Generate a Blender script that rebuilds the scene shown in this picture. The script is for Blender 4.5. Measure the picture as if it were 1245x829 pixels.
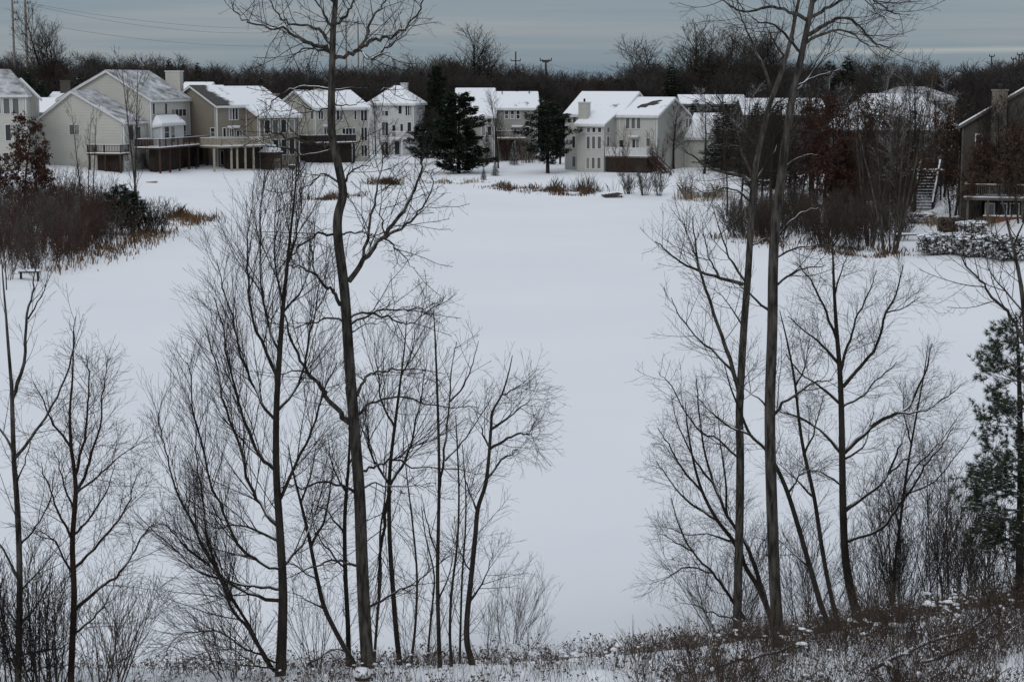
import bpy, math, random
import numpy as np
R = math.radians
for o in list(bpy.data.objects): bpy.data.objects.remove(o)
scene = bpy.context.scene
COL = scene.collection

# ------------------------------------------------------------------ camera
F = 2200.0; CX = 622.5; CY = 414.5; HORIZON = 100.0; EYE = 12.5
PITCH = math.atan((CY - HORIZON) / F)
cam_d = bpy.data.cameras.new('camera'); cam = bpy.data.objects.new('camera', cam_d); COL.objects.link(cam)
cam.location = (0, 0, EYE); cam.rotation_euler = (R(90) - PITCH, 0, 0)
cam_d.sensor_fit = 'HORIZONTAL'; cam_d.sensor_width = 36; cam_d.lens = 36 * F / 1245
cam_d.clip_start = 0.5; cam_d.clip_end = 20000
scene.camera = cam

# ------------------------------------------------------------------ sky, sun, exposure
SUN_EL, SUN_AZ = 38.0, 205.0            # azimuth clockwise from +Y: behind the camera, a little left
world = bpy.data.worlds.new('World'); scene.world = world; world.use_nodes = True
wt = world.node_tree; wt.nodes.clear()
def wn(t, **k):
    n = wt.nodes.new(t)
    for a, b in k.items(): setattr(n, a, b)
    return n
def wl(a, b): wt.links.new(a, b)
def wmath(op, a, b=None, c=None, clamp=False):
    n = wn('ShaderNodeMath', operation=op); n.use_clamp = clamp
    for i, v in enumerate((a, b, c)):
        if v is None: continue
        if isinstance(v, (int, float)): n.inputs[i].default_value = v
        else: wl(v, n.inputs[i])
    return n.outputs[0]
sky = wn('ShaderNodeTexSky', sky_type='NISHITA'); sky.sun_disc = False
sky.sun_elevation = R(SUN_EL); sky.sun_rotation = R(SUN_AZ)
tc = wn('ShaderNodeTexCoord'); sep = wn('ShaderNodeSeparateXYZ'); wl(tc.outputs['Generated'], sep.inputs[0])
zz = wmath('MAXIMUM', sep.outputs[2], 0.0)
# overcast luminance: the zenith about three times as bright as the horizon
grad = wmath('MULTIPLY_ADD', zz, 2.5, 1.0)
mp = wn('ShaderNodeMapping'); mp.inputs['Scale'].default_value = (1.3, 1.3, 34.0); wl(tc.outputs['Generated'], mp.inputs[0])
nz = wn('ShaderNodeTexNoise'); nz.inputs['Scale'].default_value = 1.6; nz.inputs['Detail'].default_value = 7; nz.inputs['Roughness'].default_value = 0.55
nz.inputs['Distortion'].default_value = 0.25; wl(mp.outputs[0], nz.inputs['Vector'])
ramp = wn('ShaderNodeValToRGB'); wl(nz.outputs[0], ramp.inputs[0])
ramp.color_ramp.elements[0].position = 0.34; ramp.color_ramp.elements[0].color = (1.60, 2.25, 2.85, 1)
ramp.color_ramp.elements[1].position = 0.66; ramp.color_ramp.elements[1].color = (2.90, 3.25, 3.52, 1)
em = ramp.color_ramp.elements.new(0.5); em.color = (2.15, 2.72, 3.22, 1)
# the thin lit gap under the cloud deck, low on the right
mp2 = wn('ShaderNodeMapping'); mp2.inputs['Scale'].default_value = (5, 5, 60); wl(tc.outputs['Generated'], mp2.inputs[0])
nz2 = wn('ShaderNodeTexNoise'); nz2.inputs['Scale'].default_value = 1.0; nz2.inputs['Detail'].default_value = 4; wl(mp2.outputs[0], nz2.inputs['Vector'])
wob = wmath('MULTIPLY_ADD', nz2.outputs[0], 0.006, -0.003)
dz = wmath('SUBTRACT', wmath('ADD', sep.outputs[2], wob), 0.0165)
dz = wmath('ABSOLUTE', dz)
gap = wmath('SUBTRACT', 1.0, wmath('DIVIDE', dz, 0.0022), None, True)
azr = wmath('MULTIPLY', wmath('SUBTRACT', sep.outputs[0], 0.10), 11.0, None, True)
gap = wmath('MULTIPLY', wmath('MULTIPLY', gap, azr), 0.75)
mixg = wn('ShaderNodeMix', data_type='RGBA'); wl(gap, mixg.inputs[0]); wl(ramp.outputs[0], mixg.inputs[6]); mixg.inputs[7].default_value = (4.3, 4.5, 4.3, 1)
vm = wn('ShaderNodeVectorMath', operation='SCALE'); neu = wn('ShaderNodeMix', data_type='RGBA'); wl(wmath('MULTIPLY', zz, 2.2, None, True), neu.inputs[0]); wl(mixg.outputs[2], neu.inputs[6]); neu.inputs[7].default_value = (2.30, 2.46, 2.68, 1); wl(neu.outputs[2], vm.inputs[0]); wl(grad, vm.inputs['Scale'])
mixs = wn('ShaderNodeMix', data_type='RGBA'); mixs.inputs[0].default_value = 0.93
wl(sky.outputs[0], mixs.inputs[6]); wl(vm.outputs[0], mixs.inputs[7])
bg = wn('ShaderNodeBackground'); bg.inputs[1].default_value = 0.1; wl(mixs.outputs[2], bg.inputs[0])
wo = wn('ShaderNodeOutputWorld'); wl(bg.outputs[0], wo.inputs[0])

sd = bpy.data.lights.new('sun', 'SUN'); sd.energy = 0.75; sd.angle = R(25); sd.color = (1.0, 0.98, 0.95)
sun = bpy.data.objects.new('sun', sd); COL.objects.link(sun)
sun.rotation_euler = (R(90 - SUN_EL), 0, R(180 - SUN_AZ) )
sun.location = (-20, -40, 60)
scene.view_settings.view_transform = 'Standard'; scene.view_settings.look = 'None'
scene.view_settings.exposure = -0.03; scene.view_settings.gamma = 1.0
scene.render.engine = 'CYCLES'
scene.cycles.max_bounces = 5; scene.cycles.transparent_max_bounces = 4

# ------------------------------------------------------------------ pixels of the photograph to rays
SP, CP = math.sin(PITCH), math.cos(PITCH)
def ray(px, py):
    a = (px - CX) / F; b = -(py - CY) / F
    return (a, CP + b * SP, -SP + b * CP)
def at_y(px, py, Y):
    d = ray(px, py); t = Y / d[1]
    return (d[0] * t, Y, EYE + d[2] * t)
def ice(px, py):
    d = ray(px, py); t = -EYE / d[2]
    return (d[0] * t, d[1] * t)
def sstep(a, b, x):
    t = np.clip((x - a) / (b - a), 0, 1); return t * t * (3 - 2 * t)

# ------------------------------------------------------------------ terrain
SHORE_PX = [(0, 368), (54, 348), (110, 322), (165, 306), (190, 300), (192, 284), (215, 277), (252, 271), (254, 266), (285, 258), (340, 247), (400, 236),
            (450, 228), (520, 223), (560, 224), (600, 229), (650, 236), (735, 240), (830, 243), (866, 247),
            (872, 268), (888, 287), (930, 297), (1000, 306), (1085, 314), (1130, 319), (1245, 323)]
POND = [ice(*p) for p in SHORE_PX] + [(52, 118), (50, 80), (36, 58), (20, 47), (9, 41.2), (4.4, 38.8), (0, 37.4), (-6, 37), (-12, 37.6), (-20, 42), (-32, 54), (-44, 75), (-46, 105)]
PA = np.array(POND); PB = np.roll(PA, -1, axis=0)
def pond_dist(x, y):
    """signed distance to the shore, positive on land"""
    x = np.asarray(x, float); y = np.asarray(y, float)
    best = np.full(x.shape, 1e18); inside = np.zeros(x.shape, bool)
    for (ax, ay), (bx, by) in zip(PA, PB):
        ex, ey = bx - ax, by - ay; L2 = ex * ex + ey * ey + 1e-9
        t = np.clip(((x - ax) * ex + (y - ay) * ey) / L2, 0, 1)
        best = np.minimum(best, (x - ax - t * ex) ** 2 + (y - ay - t * ey) ** 2)
        c = (ay > y) != (by > y)
        xi = ax + (y - ay) / (ey if abs(ey) > 1e-9 else 1e-9) * ex
        inside ^= c & (x < xi)
    d = np.sqrt(best)
    return np.where(inside, -d, d)
def lump(x, y, s, k=0.0):
    return (np.sin(x * s + 1.3 + k) * np.cos(y * s * 0.83 + 0.4 * k) + 0.6 * np.sin(x * s * 2.1 + y * s * 1.7 + k) + 0.35 * np.cos(x * s * 4.3 - y * s * 3.7)) / 1.95
def gz(x, y):
    x = np.asarray(x, float); y = np.asarray(y, float)
    d = pond_dist(x, y); dp = np.maximum(d, 0)
    far = 0.32 * (1 - np.exp(-dp / 1.2)) + 0.75 * sstep(0, 45, dp) + 1.2 * sstep(60, 220, dp)
    far += 1.7 * sstep(14, 55, dp) * sstep(-14, -42, x)
    far += 3.3 * sstep(17, 30, dp) * sstep(26, 34, x) * sstep(235, 190, y)
    far += 0.10 * lump(x, y, 0.31) * sstep(2, 12, dp)
    lip = np.interp(x, [-20, -6, 0, 4.4, 8.5, 16], [1.9, 2.12, 2.4, 2.8, 3.6, 4.2]) + 0.14 * np.maximum(31.0 - y, -1.0)
    fall = 0.37 * dp; near = -0.18 * np.logaddexp(-fall / 0.18, -lip / 0.18) + 0.12 * np.exp(-dp)
    near += 0.07 * lump(x, y, 1.7, 2.0) * sstep(1, 4, dp)
    near = np.minimum(near, 7.6)
    w = sstep(72, 52, y)
    h = far * (1 - w) + near * w
    return np.where(d > 0, h, np.maximum(d * 0.25, -0.6))
def gz1(x, y): return float(gz(np.array([x]), np.array([y]))[0])
_S = np.concatenate([np.arange(20, 60, 0.1), np.arange(60, 420, 0.3), np.arange(420, 1500, 2.0)])
def hit(px, py):
    d = ray(px, py); X = d[0] / d[1] * _S; Z = EYE + d[2] / d[1] * _S
    g = gz(X, _S); g = np.where(pond_dist(X, _S) < 0, 0.0, g)
    k = int(np.argmax(Z <= g))
    if Z[k] > g[k]: k = len(_S) - 1
    return (float(X[k]), float(_S[k]), float(g[k]))

# ------------------------------------------------------------------ materials
MATS = {}
def node_mat(name):
    m = bpy.data.materials.new(name); m.use_nodes = True
    nt = m.node_tree; b = nt.nodes['Principled BSDF']
    return m, nt, b
def noise(nt, scale, detail=4, rough=0.55, coord='Object', sc=(1, 1, 1)):
    tcn = nt.nodes.new('ShaderNodeTexCoord'); mpn = nt.nodes.new('ShaderNodeMapping'); mpn.inputs['Scale'].default_value = sc
    n = nt.nodes.new('ShaderNodeTexNoise'); n.inputs['Scale'].default_value = scale; n.inputs['Detail'].default_value = detail; n.inputs['Roughness'].default_value = rough
    nt.links.new(tcn.outputs[coord], mpn.inputs[0]); nt.links.new(mpn.outputs[0], n.inputs['Vector'])
    return n.outputs[0]
def cramp(nt, fac, stops):
    r = nt.nodes.new('ShaderNodeValToRGB'); nt.links.new(fac, r.inputs[0]); e = r.color_ramp.elements
    while len(e) < len(stops): e.new(0.5)
    for i, (p, c) in enumerate(stops):
        e[i].position = p; e[i].color = (c[0], c[1], c[2], 1) if not isinstance(c, (int, float)) else (c, c, c, 1)
    return r.outputs[0]
def bump(nt, b, fac, strength, dist):
    n = nt.nodes.new('ShaderNodeBump'); n.inputs['Strength'].default_value = strength; n.inputs['Distance'].default_value = dist
    nt.links.new(fac, n.inputs['Height']); nt.links.new(n.outputs[0], b.inputs['Normal'])
def mix(nt, fac, a, c):
    n = nt.nodes.new('ShaderNodeMix'); n.data_type = 'RGBA'
    if isinstance(fac, (int, float)): n.inputs[0].default_value = fac
    else: nt.links.new(fac, n.inputs[0])
    for i, v in ((6, a), (7, c)):
        if isinstance(v, tuple): n.inputs[i].default_value = (v[0], v[1], v[2], 1)
        else: nt.links.new(v, n.inputs[i])
    return n.outputs[2]
def nmath(nt, op, a, b, clamp=False):
    n = nt.nodes.new('ShaderNodeMath'); n.operation = op; n.use_clamp = clamp
    for i, v in enumerate((a, b)):
        if isinstance(v, (int, float)): n.inputs[i].default_value = v
        else: nt.links.new(v, n.inputs[i])
    return n.outputs[0]
def mottled(name, c1, c2, scale, rough=0.85, bs=0.0, bd=0.02, sc=(1, 1, 1), spec=0.2, detail=4):
    m, nt, b = node_mat(name)
    f = noise(nt, scale, detail, 0.6, 'Object', sc)
    nt.links.new(cramp(nt, f, [(0.3, c1), (0.7, c2)]), b.inputs['Base Color'])
    b.inputs['Roughness'].default_value = rough; b.inputs['Specular IOR Level'].default_value = spec
    if bs: bump(nt, b, f, bs, bd)
    MATS[name] = m; return m
SNOWC = (0.80, 0.815, 0.845)
def snow_mat(name, s1, s2, bs):
    m, nt, b = node_mat(name)
    f = noise(nt, s1, 5, 0.55); g = noise(nt, s2, 4, 0.6)
    nt.links.new(cramp(nt, f, [(0.3, (0.755, 0.775, 0.81)), (0.75, (0.82, 0.83, 0.855))]), b.inputs['Base Color'])
    b.inputs['Roughness'].default_value = 0.9; b.inputs['Specular IOR Level'].default_value = 0.15
    bump(nt, b, g, bs, 0.05); MATS[name] = m
snow_mat('snow', 0.09, 2.2, 0.35)
snow_mat('snow_ice', 0.045, 0.9, 0.12)
def snowy(name, c1, c2, scale, lo, hi, nscale, snow_amount=0.5, rough=0.9, sc=(1, 1, 1), bs=0.3, bd=0.02):
    """a surface with snow lying where it faces up"""
    m, nt, b = node_mat(name)
    f = noise(nt, scale, 4, 0.6, 'Object', sc); base = cramp(nt, f, [(0.38, c1), (0.62, c2)])
    g = nt.nodes.new('ShaderNodeNewGeometry'); s = nt.nodes.new('ShaderNodeSeparateXYZ'); nt.links.new(g.outputs['Normal'], s.inputs[0])
    up = nt.nodes.new('ShaderNodeMapRange'); up.inputs['From Min'].default_value = lo; up.inputs['From Max'].default_value = hi; nt.links.new(s.outputs[2], up.inputs[0])
    p = noise(nt, nscale, 3, 0.5); patch = cramp(nt, p, [(0.5 + 0.22 * (0.5 - snow_amount) * 2 - 0.05, 0.0), (0.5 + 0.22 * (0.5 - snow_amount) * 2 + 0.05, 1.0)])
    fac = nmath(nt, 'MULTIPLY', up.outputs[0], patch, True)
    nt.links.new(mix(nt, fac, base, SNOWC), b.inputs['Base Color'])
    b.inputs['Roughness'].default_value = rough; b.inputs['Specular IOR Level'].default_value = 0.15
    if bs: bump(nt, b, f, bs, bd)
    MATS[name] = m
snowy('bark_grey', (0.018, 0.016, 0.014), (0.088, 0.080, 0.069), 12, 0.55, 0.9, 1.3, 0.28, sc=(1, 1, 0.22), bs=0.8)
snowy('bark_dark', (0.018, 0.015, 0.013), (0.040, 0.034, 0.029), 9, 0.4, 0.75, 1.1, 0.52, sc=(1, 1, 0.25), bs=0.7)
snowy('bark_red', (0.022, 0.014, 0.011), (0.048, 0.030, 0.024), 12, 0.4, 0.75, 1.1, 0.45, sc=(1, 1, 0.25), bs=0.6)
mottled('twig_dark', (0.016, 0.013, 0.011), (0.034, 0.027, 0.023), 3)
mottled('twig_brown', (0.030, 0.021, 0.016), (0.055, 0.040, 0.031), 3)
mottled('twig_red', (0.040, 0.022, 0.017), (0.074, 0.041, 0.031), 3)
snowy('twig_frost', (0.030, 0.025, 0.022), (0.065, 0.055, 0.048), 3, 0.1, 0.7, 0.9, 0.55, bs=0)
mottled('twig_grey', (0.055, 0.048, 0.042), (0.095, 0.085, 0.075), 3)
mottled('wood_far', (0.030, 0.026, 0.024), (0.062, 0.053, 0.047), 0.35)
mottled('wood_far_rust', (0.045, 0.026, 0.018), (0.075, 0.045, 0.032), 0.35)
mottled('wood_far_grey', (0.06, 0.054, 0.048), (0.10, 0.09, 0.08), 0.35)
snowy('needles', (0.010, 0.017, 0.011), (0.026, 0.038, 0.022), 1.5, 0.80, 0.99, 0.9, 0.15, bs=0)
snowy('needles_snowy', (0.012, 0.020, 0.013), (0.030, 0.045, 0.027), 1.5, 0.45, 0.9, 1.6, 0.52, bs=0)
snowy('needles_frost', (0.025, 0.032, 0.026), (0.055, 0.062, 0.052), 1.5, 0.35, 0.9, 1.2, 0.5, bs=0)
mottled('pine_green', (0.030, 0.044, 0.028), (0.075, 0.092, 0.060), 2.0)
mottled('leaf_rust', (0.036, 0.016, 0.011), (0.072, 0.032, 0.020), 0.9)
mottled('leaf_brown', (0.05, 0.027, 0.017), (0.095, 0.055, 0.034), 0.9)
mottled('reed_gold', (0.10, 0.055, 0.024), (0.25, 0.15, 0.075), 0.8)
mottled('reed_brown', (0.06, 0.036, 0.022), (0.14, 0.085, 0.05), 0.8)
mottled('reed_pale', (0.16, 0.12, 0.085), (0.30, 0.24, 0.17), 0.8)
mottled('weed', (0.030, 0.022, 0.018), (0.100, 0.070, 0.052), 1.5)
mottled('weed_pale', (0.08, 0.06, 0.045), (0.17, 0.13, 0.10), 1.5)
def siding(name, c, lap=5.5):
    m, nt, b = node_mat(name)
    f = noise(nt, 0.5, 4, 0.6); k = 0.90
    nt.links.new(cramp(nt, f, [(0.3, (c[0] * k, c[1] * k, c[2] * k)), (0.7, c)]), b.inputs['Base Color'])
    tcn = nt.nodes.new('ShaderNodeTexCoord'); w = nt.nodes.new('ShaderNodeTexWave'); w.wave_type = 'BANDS'; w.bands_direction = 'Z'; w.wave_profile = 'SAW'
    w.inputs['Scale'].default_value = lap / 6.283 * 1.0; nt.links.new(tcn.outputs['Object'], w.inputs['Vector'])
    bump(nt, b, w.outputs[0], 0.9, 0.05)
    b.inputs['Roughness'].default_value = 0.75; MATS[name] = m
siding('side_cream', (0.54, 0.525, 0.475)); siding('side_white', (0.58, 0.585, 0.585)); siding('side_tan', (0.235, 0.205, 0.165))
siding('side_ivory', (0.46, 0.44, 0.385)); siding('side_grey', (0.52, 0.515, 0.47)); siding('side_stone', (0.33, 0.325, 0.295)); siding('side_dim', (0.068, 0.059, 0.050))
mottled('shingle', (0.028, 0.028, 0.028), (0.075, 0.074, 0.072), 2.2)
mottled('trim', (0.58, 0.58, 0.57), (0.68, 0.68, 0.67), 2, 0.6)
mottled('trim_dim', (0.09, 0.08, 0.07), (0.13, 0.115, 0.10), 2, 0.7)
mottled('trim_tan', (0.33, 0.29, 0.235), (0.39, 0.345, 0.28), 2, 0.7)
mottled('wood_brown', (0.035, 0.021, 0.015), (0.075, 0.044, 0.030), 2.5, sc=(1, 1, 0.2))
mottled('wood_grey', (0.10, 0.088, 0.075), (0.17, 0.15, 0.13), 2.5, sc=(1, 1, 0.2))
mottled('wood_tan', (0.17, 0.135, 0.10), (0.25, 0.20, 0.15), 2.5)
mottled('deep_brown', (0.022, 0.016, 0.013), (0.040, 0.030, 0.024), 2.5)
mottled('brick', (0.16, 0.055, 0.035), (0.24, 0.095, 0.06), 6)
mottled('concrete', (0.22, 0.21, 0.20), (0.30, 0.29, 0.28), 3)
mottled('pole_wood', (0.055, 0.042, 0.035), (0.095, 0.075, 0.06), 1.5)
mottled('steel', (0.20, 0.17, 0.145), (0.28, 0.245, 0.21), 1.0, 0.6)
mottled('dark_metal', (0.02, 0.02, 0.02), (0.04, 0.04, 0.04), 2, 0.5)
mottled('orange', (0.22, 0.10, 0.055), (0.30, 0.15, 0.09), 2)
m, nt, b = node_mat('glass'); b.inputs['Base Color'].default_value = (0.022, 0.025, 0.028, 1); b.inputs['Roughness'].default_value = 0.12; MATS['glass'] = m
m, nt, b = node_mat('glass_curtain'); b.inputs['Base Color'].default_value = (0.22, 0.215, 0.20, 1); b.inputs['Roughness'].default_value = 0.35; MATS['glass_curtain'] = m
m, nt, b = node_mat('glass_blind'); b.inputs['Base Color'].default_value = (0.11, 0.11, 0.105, 1); b.inputs['Roughness'].default_value = 0.3; MATS['glass_blind'] = m
def roof_mat(name, lo, hi, scale, sc=(1, 1, 1), shingle=((0.035, 0.034, 0.033), (0.065, 0.062, 0.058)), mask=None):
    """shingles with snow on them; mask = (axis, from, to): snow grows along that local axis, where the wind left it"""
    m, nt, b = node_mat(name)
    f = noise(nt, 5, 3); base = cramp(nt, f, [(0.3, shingle[0]), (0.7, shingle[1])])
    p = noise(nt, scale, 5, 0.62, 'Object', sc)
    if mask:
        tcn = nt.nodes.new('ShaderNodeTexCoord'); s = nt.nodes.new('ShaderNodeSeparateXYZ'); nt.links.new(tcn.outputs['Object'], s.inputs[0])
        mr = nt.nodes.new('ShaderNodeMapRange'); mr.inputs['From Min'].default_value = mask[1]; mr.inputs['From Max'].default_value = mask[2]
        mr.inputs['To Min'].default_value = -0.35; mr.inputs['To Max'].default_value = 0.35; nt.links.new(s.outputs[mask[0]], mr.inputs[0])
        p = nmath(nt, 'ADD', p, mr.outputs[0], True)
    fac = cramp(nt, p, [(lo, 0.0), (hi, 1.0)])
    nt.links.new(mix(nt, fac, base, SNOWC), b.inputs['Base Color']); b.inputs['Roughness'].default_value = 0.9
    bump(nt, b, fac, 0.4, 0.06); MATS[name] = m
roof_mat('roof_full', 0.25, 0.36, 0.55)
roof_mat('roof_thin', 0.34, 0.80, 0.55, (1, 1, 2.5), ((0.09, 0.09, 0.092), (0.14, 0.14, 0.14)))
roof_mat('roof_mixed', 0.38, 0.5, 0.35, (1, 1, 2.5))

# ------------------------------------------------------------------ mesh and object helpers
def empty(name, loc, rz=0.0):
    o = bpy.data.objects.new(name, None); COL.objects.link(o); o.location = loc; o.rotation_euler = (0, 0, rz); o.empty_display_size = 0.3
    return o
def tag(o, label=None, cat=None, group=None, kind=None):
    if label: o['label'] = label
    if cat: o['category'] = cat
    if group: o['group'] = group
    if kind: o['kind'] = kind
    return o
def link(name, me, parent=None, loc=None):
    o = bpy.data.objects.new(name, me); COL.objects.link(o)
    if parent: o.parent = parent
    if loc: o.location = loc
    return o
def np_mesh(name, V, faces, mat, smooth=False, mats=None, midx=None):
    """faces: list of int arrays of shape (n, k)"""
    me = bpy.data.meshes.new(name); V = np.asarray(V, np.float32)
    me.vertices.add(len(V)); me.vertices.foreach_set('co', V.ravel())
    fl = [np.asarray(f, np.int32) for f in faces if len(f)]
    loops = np.concatenate([f.ravel() for f in fl]); tot = np.concatenate([np.full(len(f), f.shape[1], np.int32) for f in fl])
    start = np.concatenate([[0], np.cumsum(tot)[:-1]]).astype(np.int32)
    me.loops.add(len(loops)); me.loops.foreach_set('vertex_index', loops)
    me.polygons.add(len(tot)); me.polygons.foreach_set('loop_start', start); me.polygons.foreach_set('loop_total', tot)
    if smooth: me.polygons.foreach_set('use_smooth', np.ones(len(tot), bool))
    for mm in (mats or [mat]): me.materials.append(MATS[mm])
    if midx is not None: me.polygons.foreach_set('material_index', np.asarray(midx, np.int32))
    me.update(calc_edges=True); me.validate()
    return me
class MB:
    def __init__(self): self.v = []; self.f = []
    def poly(self, pts, f):
        n = len(self.v); self.v += pts; self.f += [tuple(i + n for i in q) for q in f]; return self
    def box(self, x0, x1, y0, y1, z0, z1):
        return self.poly([(x0, y0, z0), (x1, y0, z0), (x1, y1, z0), (x0, y1, z0), (x0, y0, z1), (x1, y0, z1), (x1, y1, z1), (x0, y1, z1)],
                         [(0, 3, 2, 1), (4, 5, 6, 7), (0, 1, 5, 4), (1, 2, 6, 5), (2, 3, 7, 6), (3, 0, 4, 7)])
    def prism(self, ring0, ring1):
        k = len(ring0)
        return self.poly(list(ring0) + list(ring1), [tuple(reversed(range(k))), tuple(range(k, 2 * k))] + [(i, (i + 1) % k, k + (i + 1) % k, k + i) for i in range(k)])
    def beam(self, a, b, w, h=None):
        h = h or w; a = np.array(a, float); b = np.array(b, float); d = b - a; d /= np.linalg.norm(d) + 1e-9
        u = np.cross(d, (0, 0, 1.0));
        if np.linalg.norm(u) < 1e-3: u = np.array((1.0, 0, 0))
        u /= np.linalg.norm(u); v = np.cross(u, d)
        r = lambda c: [tuple(c + u * s * w / 2 + v * t * h / 2) for s, t in ((-1, -1), (1, -1), (1, 1), (-1, 1))]
        return self.prism(r(a), r(b))
    def build(self, name, mat, parent=None, smooth=False):
        me = bpy.data.meshes.new(name); me.from_pydata(self.v, [], self.f); me.materials.append(MATS[mat])
        if smooth: me.polygons.foreach_set('use_smooth', np.ones(len(me.polygons), bool))
        me.update(); return link(name, me, parent)
def tube_arrays(polys, sides, off=0):
    """polys: list of (pts, radii); tubes grouped by point count and built at once"""
    groups = {}
    for p, r in polys: groups.setdefault(len(p), []).append((p, r))
    Vs, Fs = [], []
    ang = np.arange(sides) * 2 * math.pi / sides; ca, sa = np.cos(ang), np.sin(ang)
    for n, lst in groups.items():
        P = np.array([a for a, _ in lst], float); Rr = np.array([c for _, c in lst], float); M = len(lst)
        T = np.empty_like(P); T[:, 1:-1] = P[:, 2:] - P[:, :-2]; T[:, 0] = P[:, 1] - P[:, 0]; T[:, -1] = P[:, -1] - P[:, -2]
        T /= np.linalg.norm(T, axis=2, keepdims=True) + 1e-9
        D = P[:, -1] - P[:, 0]; ref = np.zeros((M, 3)); ref[np.arange(M), np.argmin(np.abs(D), axis=1)] = 1
        U = np.cross(T, ref[:, None, :]); U /= np.linalg.norm(U, axis=2, keepdims=True) + 1e-9
        W = np.cross(T, U)
        ring = P[:, :, None, :] + Rr[:, :, None, None] * (U[:, :, None, :] * ca[None, None, :, None] + W[:, :, None, :] * sa[None, None, :, None])
        V = ring.reshape(-1, 3); base = off + np.arange(M)[:, None, None] * n * sides
        i = np.arange(n - 1)[None, :, None] * sides; j = np.arange(sides)[None, None, :]; j2 = (j + 1) % sides
        Q = np.stack([base + i + j, base + i + j2, base + i + sides + j2, base + i + sides + j], axis=-1).reshape(-1, 4)
        Vs.append(V); Fs.append(Q); off += len(V)
    return np.concatenate(Vs), np.concatenate(Fs)
def tube_obj(name, polys, sides, mat, parent=None, origin=(0, 0, 0), smooth=True):
    if not polys: return None
    V, Q = tube_arrays(polys, sides)
    me = np_mesh(name, V - np.array(origin), [Q], mat, smooth)
    return link(name, me, parent)
def tris_mesh(name, V, mat, k=3):
    n = len(V) // k; return np_mesh(name, V, [np.arange(n * k).reshape(n, k)], mat)

# ------------------------------------------------------------------ the ground and the frozen pond
def spaced(fine, mid, far):
    return np.unique(np.round(np.concatenate([fine, mid, far]), 3))
gx = spaced(np.arange(-14, 14.01, 0.36), np.arange(-130, 130.01, 2.2), np.concatenate([np.geomspace(130, 6000, 26), -np.geomspace(130, 6000, 26)]))
gy = spaced(np.arange(19, 44.01, 0.3), np.concatenate([np.arange(-40, 19, 3.0), np.arange(44, 330, 2.0)]), np.concatenate([np.geomspace(330, 9000, 30), [-80, -200, -600]]))
GX, GY = np.meshgrid(gx, gy); GZ = gz(GX.ravel(), GY.ravel())
nx, ny = len(gx), len(gy)
ii = (np.arange(ny - 1)[:, None] * nx + np.arange(nx - 1)[None, :]).ravel()
g = link('ground', np_mesh('ground', np.stack([GX.ravel(), GY.ravel(), GZ], 1), [np.stack([ii, ii + 1, ii + nx + 1, ii + nx], 1)], 'snow', True))
tag(g, 'snow covered land rising around the frozen pond', 'ground', kind='structure')
px_, py_ = np.linspace(-75, 75, 60), np.linspace(33, 240, 80)
PX, PY = np.meshgrid(px_, py_); ii = (np.arange(79)[:, None] * 60 + np.arange(59)[None, :]).ravel()
p = link('pond', np_mesh('pond', np.stack([PX.ravel(), PY.ravel(), 0.012 * lump(PX.ravel(), PY.ravel(), 0.12)], 1), [np.stack([ii, ii + 1, ii + 61, ii + 60], 1)], 'snow_ice', True))
tag(p, 'wide frozen pond under an even sheet of snow', 'pond', kind='structure')

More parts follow.
